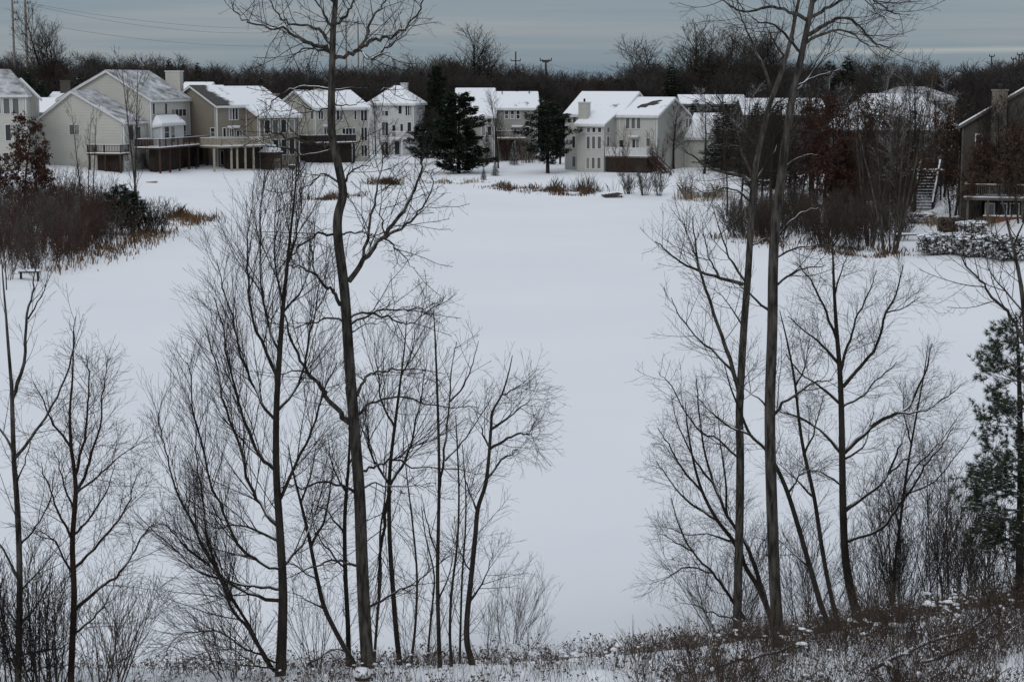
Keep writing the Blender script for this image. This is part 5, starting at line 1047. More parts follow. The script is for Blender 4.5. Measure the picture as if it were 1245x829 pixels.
for kd, nm, lab, px, py, yt, wd, Y in T:
    cat = {'spruce_tree': 'evergreen', 'pine_tree': 'pine', 'bare_tree': 'tree', 'oak_tree': 'oak', 'birch_clump': 'birch'}[nm]
    plant(kd, nm, lab, cat, px, py, yt, rg.uniform(0, 6.28), Y, wd)

# ------------------------------------------------------------------ shrubs
SHR = {
 'wisp': [L_(7, .06, .05, 5.0, (0.5, 1.2), (15, 38), t0=.15, rend=.2, taper=.5, rmin=.003), L_(6, .06, .05, 5.0, (0.2, .6), (15, 38), t0=.1, rmin=.0026), L_(4, .06, .05, 0, (0, 0), (0, 0), rmin=.002)],
 'fan':  [L_(6, .06, .05, 6.0, (0.5, 1.3), (15, 42), t0=.12, rend=.2, taper=.5), L_(4, .08, .06, 6.5, (0.25, .7), (15, 38), t0=.1, rmin=.004), L_(2, .06, .05, 0, (0, 0), (0, 0), rmin=.0028)],
 'far':  [L_(4, .08, .07, 4.0, (0.5, 1.2), (20, 45), t0=.12, rend=.25, taper=.4), L_(2, .10, .08, 3.4, (0.25, .6), (20, 45), t0=.1, rmin=.011), L_(1, .06, .05, 0, (0, 0), (0, 0), rmin=.009)],
}
def shrub_polys(rng, base, H, stems, spread, style, r0=.014, rb=.15, lean=(0, 0)):
    out = []
    for k in range(stems):
        a = rng.uniform(0, 6.28); sp = spread * math.sqrt(rng.random()); q = rng.uniform(0, rb)
        grow(out, rng, (base[0] + math.cos(a) * q, base[1] + math.sin(a) * q, base[2] - .15), nrm((math.cos(a) * sp + lean[0], math.sin(a) * sp + lean[1], 1)), H * rng.uniform(.6, 1), r0 * rng.uniform(.7, 1.1), 0, SHR[style])
    return out
def shrub(label, px, py, ytop, stems, spread, style, mat, seed, r0=.014, rb=.15, group=None, stem_mat=None):
    rng = random.Random(seed); b = hit(px, py); H = at_y(px, ytop, b[1])[2] - b[2]
    out = shrub_polys(rng, (0, 0, 0), H, stems, spread, style, r0, rb)
    o = tag(empty('bare_shrub', b), label, 'shrub', group)
    tube_obj('stems', [(p, r) for l, p, r in out if l == 0], 5, stem_mat or mat, o)
    tube_obj('twigs', [(p, r) for l, p, r in out if l > 0], 3, mat, o)
shrub('bushy bare shrub standing clear against the pond, right of the left stand', 622, 794, 684, 9, .36, 'wisp', 'twig_brown', 401, .009)
shrub('right leaning bare shrub low beside the snow mound right of the left stand', 640, 796, 694, 7, .95, 'wisp', 'twig_brown', 402, .008)
shrub('dense dark shrub at the foot of the left edge tree', 40, 836, 650, 14, .40, 'fan', 'twig_dark', 403, .016, .5)
shrub('dense dark shrub between the two left edge trees', 66, 836, 680, 12, .42, 'fan', 'twig_dark', 404, .015, .4)
shrub('twiggy shrub right of the red brown vase shaped tree', 125, 836, 690, 10, .5, 'fan', 'twig_brown', 405, .014, .4)
shrub('low arching bare shrub at the foot of the broad sweeping tree', 285, 826, 742, 12, .9, 'fan', 'twig_brown', 406, .011, .3)
shrub('dark bare shrub at the very left bottom corner', 4, 836, 660, 10, .4, 'fan', 'twig_dark', 407, .015, .4)
shrub('tall twiggy shrub right of the rounded fine twigged tree', 1095, 748, 560, 18, .38, 'fan', 'twig_dark', 408, .014, .5)
shrub('tall twiggy shrub in the right thicket, nearest the snowy pine', 1150, 742, 520, 18, .30, 'fan', 'twig_dark', 409, .015, .5)
shrub('dense shrub below the snowy pine', 1190, 738, 590, 16, .4, 'fan', 'twig_brown', 410, .013, .6)
shrub('fine twigged shrub behind the leaning dark stems', 985, 760, 610, 14, .5, 'fan', 'twig_dark', 411, .011, .4)
shrub('thin twiggy shrub at the foot of the rounded fine twigged tree', 1062, 756, 640, 14, .5, 'fan', 'twig_dark', 412, .012, .5)
shrub('dark shrub at the right edge under the snowy pine', 1225, 745, 640, 14, .5, 'fan', 'twig_dark', 413, .012, .5)
shrub('thin twiggy shrub between forked tree and straight sapling', 510, 804, 710, 8, .45, 'wisp', 'twig_brown', 414, .010, .3)
shrub('thin twiggy shrub behind the dark leaning snowy stem', 385, 812, 690, 9, .5, 'wisp', 'twig_dark', 415, .011, .4)
shrub('wispy shrub at the foot of the crooked end tree', 594, 800, 720, 6, .4, 'wisp', 'twig_brown', 416, .009, .3)
shrub('twiggy shrub behind the slimmer tall trunk', 880, 776, 640, 14, .55, 'fan', 'twig_dark', 417, .011, .4)
shrub('small frosty shrub left of the bare shore bushes', 765, 236, 207, 20, .45, 'far', 'twig_brown', 420, .03, .5)
shrub('bare shore bush before the pond house deck, second from left', 783, 238, 200, 18, .4, 'far', 'twig_grey', 421, .03, .4)
shrub('bare shore bush before the pond house deck, third from left', 801, 238, 203, 16, .35, 'far', 'twig_grey', 422, .03, .3)
shrub('pale bare shrub at the far shore right of the bushes', 836, 241, 205, 12, .5, 'far', 'twig_grey', 423, .025, .4)
shrub('reddish tall shrub before the pond house deck, left', 756, 214, 150, 14, .3, 'far', 'twig_red', 424, .035, .5)
shrub('reddish tall shrub before the pond house deck, right', 800, 212, 152, 12, .35, 'far', 'twig_red', 425, .035, .5)
shrub('dark red shrub before the beige grey house', 618, 196, 156, 40, .4, 'far', 'twig_red', 426, .03, 1.2)
shrub('reddish shrub between beige grey house and dark pine', 642, 198, 160, 30, .4, 'far', 'twig_red', 427, .03, 1.0)
shrub('bare bush below the white house balcony', 470, 192, 168, 20, .5, 'far', 'twig_brown', 428, .025, .5)
shrub('grey domed bush on the right shore left of the thicker trunk', 905, 288, 234, 60, .75, 'far', 'twig_grey', 429, .028, 1.5)
shrub('grey domed bush on the right shore behind the thicker trunk', 942, 292, 236, 50, .7, 'far', 'twig_brown', 430, .028, 1.2)
shrub('bare upright bush at the foot of the right shore birches', 1040, 304, 240, 30, .5, 'far', 'twig_brown', 431, .024, .7)
shrub('bare wide bush left of the right shore birches', 1005, 300, 228, 40, .6, 'far', 'twig_brown', 432, .026, 1.0)
shrub('pale bare shrub on the slope left of the three young trees', 84, 246, 196, 26, .5, 'far', 'twig_grey', 433, .022, .8)
shrub('dark bushy shrub under the twin thin trees', 182, 282, 238, 50, .6, 'far', 'twig_brown', 434, .024, 1.2)
for i, (px, py, yt) in enumerate([(148, 284, 224), (160, 286, 232)]):
    plant('pine', 'evergreen_shrub', ['dark green evergreen shrub at the foot of the twin thin trees, left one', 'dark green evergreen shrub at the foot of the twin thin trees, right one'][i], 'evergreen shrub', px, py, yt, i * 2.0, None, 1.5)
for i, (px, py, yt, lab) in enumerate([(588, 219, 204, 'tiny young evergreen on the far shore, left one'), (602, 214, 196, 'tiny young evergreen on the far shore, right one'), (815, 214, 205, 'tiny evergreen beside the pond house stair')]):
    plant('frost', 'young_evergreen', lab, 'young evergreen', px, py, yt, i * 1.3, None, 1.5)

# thickets nobody could count
def thicket(label, region, n, H, mat, seed, style='far', r0=.02, stems=(4, 7), spread=.45):
    rng = random.Random(seed); pol = []; 
    for _ in range(n):
        px = rng.uniform(region[0], region[1]); f = (px - region[0]) / (region[1] - region[0])
        py = rng.uniform(region[2] + (region[4] - region[2]) * f, region[3] + (region[5] - region[3]) * f)
        b = hit(px, py); out = shrub_polys(rng, b, H * rng.uniform(.6, 1.15), rng.randint(*stems), spread, style, r0, .4); pol += [(p, r) for l, p, r in out]
    o = tube_obj('thicket', pol, 3, mat); tag(o, label, 'thicket', kind='stuff'); return o
thicket('tangled red brown thicket covering the left bank', (0, 130, 256, 352, 250, 306), 82, 3.6, 'twig_red', 501, r0=.024)
thicket('dark brown brush along the left bank top', (0, 160, 236, 300, 250, 290), 70, 2.8, 'twig_brown', 502)
thicket('brown brush covering the right bank below the oaks', (925, 1105, 246, 290, 250, 298), 75, 3.4, 'twig_brown', 503, r0=.024)
thicket('grey brush mixed into the right bank below the oaks', (880, 1105, 262, 288, 262, 304), 70, 3.2, 'twig_grey', 506, r0=.024)
thicket('dark twiggy brush on the right bank around the stair', (1040, 1245, 226, 262, 226, 262), 62, 3.4, 'twig_dark', 504, r0=.024)
thicket('greyish stems mixed through the left bank thicket', (0, 140, 246, 346, 246, 300), 55, 3.6, 'twig_grey', 507, r0=.026)
thicket('dark planting under the gabled house deck', (150, 240, 199, 207, 199, 207), 40, 1.9, 'twig_dark', 505, r0=.03)

# ------------------------------------------------------------------ reeds and grass at the shore
def blades(label, pts, n, h, mat, seed, spread=(1.0, .5), name='reeds', w=.035):
    g = np.random.default_rng(seed); base = np.array([hit(*p) for p in pts])
    k = g.integers(0, len(base) - 1, n) if len(base) > 1 else np.zeros(n, int); t = g.random(n)[:, None]
    B = base[k] * (1 - t) + base[np.minimum(k + 1, len(base) - 1)] * t if len(base) > 1 else base[k].copy()
    B[:, 0] += g.normal(0, spread[0], n); B[:, 1] += g.normal(0, spread[1], n)
    B[:, 2] = np.maximum(gz(B[:, 0], B[:, 1]), 0) - .05
    cs = np.sin(B[:, 0] * 1.3 + B[:, 1] * .9 + seed) * np.sin(B[:, 0] * .47 - B[:, 1] * .8 + 2 * seed); clump = np.clip(.5 + .8 * cs, .05, 1.15)
    hh = (h * g.uniform(.45, 1.1, n) * clump)[:, None]; a = g.uniform(0, 6.28, n); ln = g.normal(0, .28, (n, 2))
    top = B + np.concatenate([ln * hh, hh], 1); mid = B + np.concatenate([ln * hh * .25, hh * .55], 1)
    u = np.stack([np.cos(a), np.sin(a), np.zeros(n)], 1) * w
    V = np.stack([B - u, B + u, mid + u * .8, top, mid - u * .8], 1).reshape(-1, 3)
    o = link(name, np_mesh(name, V, [np.arange(n * 5).reshape(n, 5)], mat)); tag(o, label, 'reeds', kind='stuff'); return o
blades('golden brown reeds on the tip of the left point', [(200, 273), (225, 270), (250, 268)], 600, .9, 'reed_gold', 601, (1.2, .9))
blades('dark sedge behind the golden reeds of the left point', [(196, 266), (225, 264), (246, 265)], 700, 1.1, 'reed_brown', 602, (1.2, .9))
blades('golden grass along the left bank below the thicket', [(60, 330), (110, 316), (160, 298), (190, 287), (196, 278)], 650, .9, 'reed_gold', 603, (.9, .8))
blades('brown grass along the left bank', [(90, 312), (140, 296), (185, 282)], 1100, 1.0, 'reed_brown', 604, (1.5, 1.8))
blades('reddish brown reed bed on the far shore left of the dock', [(655, 232), (690, 234), (715, 236)], 1300, .85, 'reed_brown', 605, (1.2, .9))
blades('reddish brown reed strip on the far shore by the young evergreens', [(600, 226), (625, 230), (645, 231)], 900, .75, 'reed_brown', 606, (1.0, .8))
blades('tall pale reeds behind the far reed bed', [(680, 229), (705, 231), (725, 233)], 500, 2.2, 'twig_grey', 607, (1.2, .8), w=.022)
blades('pale grass tuft line on the far shore below the largest evergreen', [(520, 222), (548, 222), (590, 222)], 360, .8, 'reed_pale', 608, (1.0, .7))
blades('brown reed clump on the snow left of centre', [(384, 244), (400, 242), (436, 238)], 700, 1.0, 'reed_brown', 609, (.9, .8))
blades('brown reed clump on the snow near the far shore', [(452, 224), (470, 223), (480, 224)], 500, .95, 'reed_brown', 610, (.7, .6))
blades('pale tuft by the far reed clump', [(448, 224), (486, 223)], 260, 1.3, 'reed_pale', 611, (.6, .5))
blades('pale dry reeds along the far right shore', [(838, 241), (855, 240), (872, 244)], 800, 1.8, 'reed_pale', 612, (1.2, .8), w=.022)
blades('tan grass along the right shore below the bushes', [(890, 288), (960, 298), (1040, 308), (1080, 312)], 1300, .8, 'reed_brown', 613, (1.3, 1.0))
blades('pale tan grass by the clipped hedge', [(1140, 272), (1165, 276), (1190, 278)], 900, 1.1, 'reed_pale', 614, (.9, .8))

# ------------------------------------------------------------------ snowy clipped hedge and rocks on the right
def blob_mesh(P, s, g, flat=.6, mat='snow'):
    n = len(P); th = np.linspace(0, 2 * math.pi, 8, endpoint=False); ph = g.uniform(0, 6.28, n); asp = g.uniform(.6, 1.9, n); Vs = []
    for rr, zz_ in ((1.0, -.35), (1.08, .0), (.85, .38), (.45, .62)):
        w = rr * (1 + .26 * np.sin(th[None] * 2 + ph[:, None]) + .2 * np.sin(th[None] * 3 + 2.3 * ph[:, None]))
        Vs.append(np.stack([P[:, 0:1] + np.cos(th) * w * s[:, None] * asp[:, None], P[:, 1:2] + np.sin(th) * w * s[:, None], np.repeat(P[:, 2:3] + zz_ * s[:, None] * flat, 8, 1)], 2))
    V = np.concatenate(Vs + [(P + np.array((0, 0, 1)) * s[:, None] * flat * .7)[:, None, :]], 1)
    f = [(r * 8 + j, r * 8 + (j + 1) % 8, (r + 1) * 8 + (j + 1) % 8, (r + 1) * 8 + j) for r in range(3) for j in range(8)]; t = [(24 + j, 24 + (j + 1) % 8, 32) for j in range(8)]; off = np.arange(n)[:, None, None] * 33
    return np_mesh('snow', V.reshape(-1, 3), [(np.array(f)[None] + off).reshape(-1, 4), (np.array(t)[None] + off).reshape(-1, 3)], mat, True)
def snowy_bush(label, px, py, w, d, h, seed, rz=0.0, n=2600, size=.14, mat='needles_frost', name='snowy_hedge', cat='hedge'):
    rng = np.random.default_rng(seed); b = hit(px, py); o = tag(empty(name, b, rz), label, cat)
    th = rng.uniform(0, 6.28, n); cz = rng.uniform(0, 1, n); rr = (1 - (2 * cz - 1) ** 4) ** .5 * rng.uniform(.7, 1.02, n); lum = 1 + .12 * np.sin(th * 5 + 1) + .1 * np.sin(th * 9)
    C = np.stack([np.cos(th) * rr * lum * w / 2, np.sin(th) * rr * lum * d / 2, cz * h * (1 + .12 * np.sin(th * 4))], 1)
    k = n // 2; C[:k, 2] = h * (.85 + .2 * rng.random(k)) * (1 + .1 * np.sin(C[:k, 0] * 2.2)); C[:k, 0] = rng.uniform(-.47, .47, k) * w; C[:k, 1] = rng.uniform(-.45, .45, k) * d
    U = rng.normal(0, 1, C.shape); U /= np.linalg.norm(U, axis=1, keepdims=True); W = np.cross(U, rng.normal(0, 1, C.shape)); W /= np.linalg.norm(W, axis=1, keepdims=True); s = (size * rng.uniform(.5, 1.4, n))[:, None]
    V = np.stack([C - U * s, C + W * s * .7, C + U * s, C - W * s * .7], 1).reshape(-1, 3)
    link('leaves', tris_mesh('leaves', V, mat, 4), o)
    if mat == 'hedge_snow':
        q = rng.choice(n, 230); tag(link('snow', blob_mesh(C[q] + np.array((0, 0, .05)), rng.uniform(.06, .20, 230) * (.35 + .75 * np.clip(C[q, 2] / h, 0, 1)), rng), o), kind='stuff')
    out = shrub_polys(random.Random(seed), (0, 0, 0), h * .8, 10, .5, 'far', .02, w * .3); tube_obj('stems', [(p, r) for l, p, r in out if l < 2], 3, 'twig_dark', o)
snowy('hedge_snow', (0.028, 0.026, 0.022), (0.06, 0.052, 0.043), 1.5, -.2, .5, 2.2, .72, bs=0)
snowy_bush('clipped snow laden hedge on the right shore, left section', 1147, 309, 3.6, 1.8, 1.3, 701, mat='hedge_snow')
snowy_bush('clipped snow laden hedge on the right shore, middle section', 1190, 312, 3.2, 1.8, 1.3, 702, mat='hedge_snow')
snowy_bush('clipped snow laden hedge on the right shore, section at the right edge', 1232, 316, 3.6, 2.0, 1.5, 703, mat='hedge_snow')
snowy_bush('low snowy shrub at the foot of the garden stair', 1120, 272, 2.2, 1.4, .8, 704, mat='hedge_snow', name='snowy_shrub', cat='shrub')
snowy_bush('rounded tan shrub above the clipped hedge', 1155, 283, 1.8, 1.4, 1.0, 705, mat='weed_pale', name='tan_shrub', cat='shrub')
snowy_bush('snowy shrub above the clipped hedge before the deck', 1182, 286, 2.0, 1.4, .9, 706, mat='hedge_snow', name='snowy_shrub', cat='shrub')

# ------------------------------------------------------------------ the far wood: one mass of trees
def wood(label, kinds, n, seed, yr, top, mat_override=None, xr=(-0.42, 0.42), hmin=.6):
    g = np.random.default_rng(seed); Y = yr[0] + (yr[1] - yr[0]) * g.random(n) ** 1.2; X = Y * g.uniform(xr[0], xr[1], n)
    Z = gz(X, Y) - .2; px = CX + F * X / Y
    tp = np.interp(px, [-400, 0, 60, 120, 250, 300, 350, 420, 480, 520, 560, 600, 650, 700, 760, 800, 900, 1000, 1060, 1100, 1150, 1190, 1245, 1700], top) + 15 - 21 * g.random(n) ** 4
    tp = tp - 5 * np.sin(px * .021 + seed) * np.sin(px * .0083 + 1) - 3 * np.sin(px * .06 + 2 * seed) + np.maximum(0, g.normal(0, 3.5, n)); h = EYE + (HORIZON - tp) / F * Y - Z; h = np.clip(h, 5, 30)
    me = bpy.data.meshes.new('wood_points'); me.vertices.add(n); me.vertices.foreach_set('co', np.stack([X, Y, Z], 1).astype(np.float32).ravel())
    at = me.attributes.new('sc', 'FLOAT', 'POINT'); at.data.foreach_set('value', (h / 10).astype(np.float32))
    aw_ = me.attributes.new('scw', 'FLOAT', 'POINT'); aw_.data.foreach_set('value', (h / 10 * g.uniform(1.0, 1.9, n)).astype(np.float32))
    ar = me.attributes.new('rot', 'FLOAT', 'POINT'); ar.data.foreach_set('value', g.uniform(0, 6.28, n).astype(np.float32))
    o = link('woodland', me); tag(o, label, 'woodland', kind='stuff')
    ng = bpy.data.node_groups.new('wood_scatter', 'GeometryNodeTree'); ng.interface.new_socket('Geometry', in_out='INPUT', socket_type='NodeSocketGeometry'); ng.interface.new_socket('Geometry', in_out='OUTPUT', socket_type='NodeSocketGeometry')
    N = ng.nodes.new; gi, go = N('NodeGroupInput'), N('NodeGroupOutput'); iop = N('GeometryNodeInstanceOnPoints'); m2p = N('GeometryNodeMeshToPoints')
    ng.links.new(gi.outputs[0], m2p.inputs[0]); ng.links.new(m2p.outputs[0], iop.inputs['Points'])
    oi = N('GeometryNodeObjectInfo'); oi.inputs['Object'].default_value = kinds; ng.links.new(oi.outputs['Geometry'], iop.inputs['Instance'])
    a1 = N('GeometryNodeInputNamedAttribute'); a1.data_type = 'FLOAT'; a1.inputs['Name'].default_value = 'sc'
    a2 = N('GeometryNodeInputNamedAttribute'); a2.data_type = 'FLOAT'; a2.inputs['Name'].default_value = 'rot'
    cx = N('ShaderNodeCombineXYZ'); ng.links.new(a2.outputs[0], cx.inputs[2]); e2 = N('FunctionNodeEulerToRotation'); ng.links.new(cx.outputs[0], e2.inputs[0])
    ng.links.new(e2.outputs[0], iop.inputs['Rotation']); a3 = N('GeometryNodeInputNamedAttribute'); a3.data_type = 'FLOAT'; a3.inputs['Name'].default_value = 'scw'; c3 = N('ShaderNodeCombineXYZ'); ng.links.new(a3.outputs[0], c3.inputs[0]); ng.links.new(a3.outputs[0], c3.inputs[1]); ng.links.new(a1.outputs[0], c3.inputs[2]); ng.links.new(c3.outputs[0], iop.inputs['Scale']); ng.links.new(iop.outputs[0], go.inputs[0])
    md = o.modifiers.new('scatter', 'NODES'); md.node_group = ng
    return o
def joined_proto(name, meshes, mat):
    """one mesh holding a whole tree, kept out of the scene and only scattered"""
    Vs, Fs, off = [], {}, 0
    for me in meshes:
        v = np.empty(len(me.vertices) * 3, np.float32); me.vertices.foreach_get('co', v); Vs.append(v.reshape(-1, 3))
        lt = np.empty(len(me.polygons), np.int32); me.polygons.foreach_get('loop_total', lt); vi = np.empty(len(me.loops), np.int32); me.loops.foreach_get('vertex_index', vi)
        k = int(lt[0]); Fs.setdefault(k, []).append(vi.reshape(-1, k) + off); off += len(me.vertices)
    return bpy.data.objects.new(name, np_mesh(name, np.concatenate(Vs), [np.concatenate(f) for f in Fs.values()], mat, False))
FAR = [L_(6, .06, .04, 4.5, (1.6, 3.6), (30, 60), t0=.15, rend=.1, taper=.5), L_(5, .10, .05, 5.0, (0.8, 1.8), (25, 50), t0=.15, rmin=.024), L_(3, .09, .06, 0, (0, 0), (0, 0), rmin=.014)]
MID['far'] = FAR
protos = []
for i, m_ in enumerate(('wood_far', 'wood_far', 'wood_far_rust', 'wood_far_grey')):
    protos.append(joined_proto('far_tree', kind_meshes(bare_kind('far', 300 + i, .16, 2, .25), 'far%d' % i, m_, m_), m_))
TOP = [72, 72, 78, 76, 80, 85, 88, 88, 84, 77, 78, 82, 88, 91, 91, 84, 82, 78, 82, 87, 87, 82, 74, 74]
wood('dark brown leafless wood filling the skyline', protos[0], 1100, 801, (300, 760), TOP)
wood('second kind of leafless trees mixed through the far wood', protos[1], 900, 802, (310, 760), TOP)
wood('rusty leafless trees mixed through the far wood', protos[2], 420, 803, (330, 760), [t + 3 for t in TOP])
wood('grey leafless trees standing proud of the far wood', protos[3], 420, 804, (360, 760), [t - 2 for t in TOP])
sp = joined_proto('far_conifer', conifer_kind(310, Rr=2.0, blades=1500, size=.5), 'needles')
wood('dark conifers mixed through the far wood', sp, 190, 805, (320, 760), [t + 2 for t in TOP])
wood('low brush filling the gaps at the foot of the far wood', protos[1], 700, 806, (285, 420), [112] * 24)

# ------------------------------------------------------------------ the snowy pine at the right edge
def near_pine(label, trunk, tr, boughs, seed):
    rng = random.Random(seed); b = hit(*trunk[0]); Y0 = b[1]; k = Y0 / F; o = tag(empty('pine_tree', b), label, 'pine')
    tp = catmull([at_y(x, y, Y0) for x, y in trunk], 4); tp[0] = (tp[0][0], tp[0][1], tp[0][2] - .4); tube_obj('trunk', [(tp, list(interp_r(tr, len(tp)) * k))], 9, 'bark_dark', o, b)
    tufts = []; tubes = []
    for z_px, L in boughs:
        i = min(range(len(tp)), key=lambda j: abs(tp[j][2] - at_y(1240, z_px, Y0)[2])); c = tp[i]
        for _ in range(10):
            a = rng.uniform(0, 6.28); l = L * k * rng.uniform(.55, 1.05); d = nrm((math.cos(a), math.sin(a), rng.uniform(-.15, .25))); out = []
            S = [L_(7, .07, .02, 6.5, (.25, .65), (35, 60), t0=.25, rend=.25), L_(4, .09, .06, 4.5, (.12, .3), (35, 60), t0=.3, rmin=.004), L_(3, .08, .1, 0, (0, 0), (0, 0), rmin=.003)]
            grow(out, rng, c, d, l, .016, 0, S)
            for lv, p, r in out:
                tubes.append((p, r))
                if lv > 0:
                    for j in range(2, len(p)): tufts.append((p[j], nrm((p[j][0] - p[j - 1][0], p[j][1] - p[j - 1][1], p[j][2] - p[j - 1][2]))))
    tube_obj('boughs', tubes, 3, 'bark_dark', o, b)
    g = np.random.default_rng(seed); C = np.array([t[0] for t in tufts]); D = np.array([t[1] for t in tufts]); m = 24
    C2 = np.repeat(C, m, 0); D2 = np.repeat(D, m, 0) * .7 + g.normal(0, .55, (len(C) * m, 3)); D2[:, 2] += .15; D2 /= np.linalg.norm(D2, axis=1, keepdims=True)
    W = np.cross(D2, g.normal(0, 1, D2.shape)); W /= np.linalg.norm(W, axis=1, keepdims=True); L = g.uniform(.07, .13, len(C2))[:, None]
    V = np.stack([C2 - W * .0055, C2 + W * .0055, C2 + D2 * L], 1).reshape(-1, 3) - np.array(b)
    link('needles', tris_mesh('needles', V, 'pine_green'), o)
    # snow pads caught on the tufts
    pick = g.random(len(C)) < .36; P = C[pick] - np.array(b); n = len(P); s = g.uniform(.012, .036, n)
    O = np.array([(1, 0, 0), (.3, .95, 0), (-.8, .6, 0), (-.8, -.6, 0), (.3, -.95, 0), (0, 0, .6)]); Vp = (P[:, None, :] + O[None] * s[:, None, None] * np.array((1.25, 1, .8)) + np.array((0, 0, .02))).reshape(-1, 3)
    f = np.array([(0, 1, 5), (1, 2, 5), (2, 3, 5), (3, 4, 5), (4, 0, 5)]); Q = (f[None] + np.arange(n)[:, None, None] * 6).reshape(-1, 3)
    tag(link('snow', np_mesh('snow', Vp, [Q], 'snow', True), o), kind='stuff')
near_pine('young pine flecked with snow at the right edge', [(1239, 738), (1240, 660), (1241, 580), (1240, 500), (1238, 430), (1236, 385)], [5.5, 5, 4.2, 3.2, 2.0, .8],
  [(398, 14), (420, 26), (444, 36), (470, 44), (498, 52), (524, 58), (550, 66), (576, 72), (602, 76), (628, 78), (654, 74), (676, 58)], 901)

# ------------------------------------------------------------------ foreground bank: weeds, snow clumps, branches
def ground_pts(n, seed, x0, x1, y0, y1, dens):
    g = np.random.default_rng(seed); out = []
    while len(out) < n:
        x = g.uniform(x0, x1, 4000); y = g.uniform(y0, y1, 4000); d = pond_dist(x, y); cl_ = .12 + .88 * sstep(-.25, .45, lump(x, y, 1.45, 5.0) + .35 * lump(x, y, 4.1, 1.0)); keep = (d > .4) & (g.random(4000) < dens(x, y, d) * cl_)
        out += list(zip(x[keep], y[keep]))
    P = np.array(out[:n]); return np.concatenate([P, gz(P[:, 0], P[:, 1])[:, None]], 1), g
def weeds(label, n, seed, h, mat, dens, sub=3, r=.0042, heads=0.0, head_mat='weed', lean=.25):
    P, g = ground_pts(n, seed, -13, 14, 19, 42, dens); rng = random.Random(seed); pol = []
    pol3 = []; hd = []
    for p in P:
        H = h * rng.uniform(.35, 1.15); d = (rng.gauss(0, lean), rng.gauss(0, lean)); c = rng.gauss(0, .18)
        pts = [(p[0] + d[0] * H * t + c * H * t * t, p[1] + d[1] * H * t, p[2] - .05 + H * (t - .12 * t * t)) for t in (0, .5, 1)]
        pol.append((pts, [r, r * .75, r * .4]))
        for k in range(rng.randint(0, sub)):
            t = rng.uniform(.3, .95); i = min(int(t * 2), 1); u = t * 2 - i; a, b = pts[i], pts[i + 1]; q = tuple(a[j] + (b[j] - a[j]) * u for j in range(3)); l = H * rng.uniform(.12, .35); an = rng.uniform(0, 6.28); e = rng.uniform(.1, 1.0)
            w = (q[0] + math.cos(an) * l * .8, q[1] + math.sin(an) * l * .8, q[2] + l * e); m_ = ((q[0] + w[0]) / 2, (q[1] + w[1]) / 2, (q[2] + w[2]) / 2 - l * .08)
            pol3.append(([q, w], [r * .5, r * .32]))
            if rng.random() < heads: hd.append(w)
        if rng.random() < heads: hd.append(pts[-1])
    V, Q = tube_arrays(pol, 3); V2, Q2 = tube_arrays(pol3, 3, len(V)) if pol3 else (np.zeros((0, 3)), np.zeros((0, 4), int))
    o = link('dry_weeds', np_mesh('dry_weeds', np.concatenate([V, V2]), [np.concatenate([Q, Q2])], mat, True)); tag(o, label, 'weeds', kind='stuff')
    return hd
allw = lambda x, y, d: np.full(x.shape, .8)
right = lambda x, y, d: np.clip(.10 + .9 * sstep(1.0, 5, x), 0, 1) * (.35 + .65 * sstep(31, 27, y))
midr = lambda x, y, d: np.clip(sstep(-6.0, -2, x) * (.5 + .5 * sstep(0, 6, x)), 0, 1) * (1 - .5 * sstep(2, 5, x) * sstep(27, 31, y))
h1 = weeds('dry brown weed stalks sticking through the snow all along the near bank', 6200, 911, .5, 'weed', midr, 4, heads=.25)
h2 = weeds('dense brown brush on the right of the near bank', 9000, 912, .52, 'weed', right, 3, heads=.12)
h3 = weeds('pale dry grass stems among the near brush', 4200, 913, .5, 'weed_pale', midr, 2, r=.003)
h4 = weeds('short dry stubble on the left of the near bank', 3800, 914, .38, 'weed', lambda x, y, d: .75 * sstep(1.5, -2, x), 3, heads=.15)
h5 = weeds('fine twiggy undergrowth below the trees', 1100, 915, .9, 'twig_grey', lambda x, y, d: np.clip(sstep(2.5, 6.0, x) + .55 * sstep(-5.2, -6.6, x), 0, 1) * sstep(2, 4, d), 6, r=.006, lean=.18)
h6 = weeds('tall grey brown brush nearest the viewer at the bottom right', 4200, 916, .62, 'weed', lambda x, y, d: np.clip(.25 + .75 * sstep(1.0, 4, x), 0, 1) * sstep(31, 28, y), 5, heads=.15)
# curled dead leaves and seed heads
C = np.array(h1 + h2 + h4 + h6); g = np.random.default_rng(9); n = len(C)
C = np.repeat(C, 4, 0) + g.normal(0, .022, (n * 4, 3)); U = g.normal(0, 1, C.shape); U /= np.linalg.norm(U, axis=1, keepdims=True); W = np.cross(U, g.normal(0, 1, C.shape)); W /= np.linalg.norm(W, axis=1, keepdims=True); s = g.uniform(.012, .032, (len(C), 1))
o = link('seed_heads', tris_mesh('seed_heads', np.stack([C - U * s, C + W * s * .6, C + U * s, C - W * s * .6], 1).reshape(-1, 3), 'weed', 4)); tag(o, 'dark curled seed heads on the near weed stalks', 'seed heads', kind='stuff')
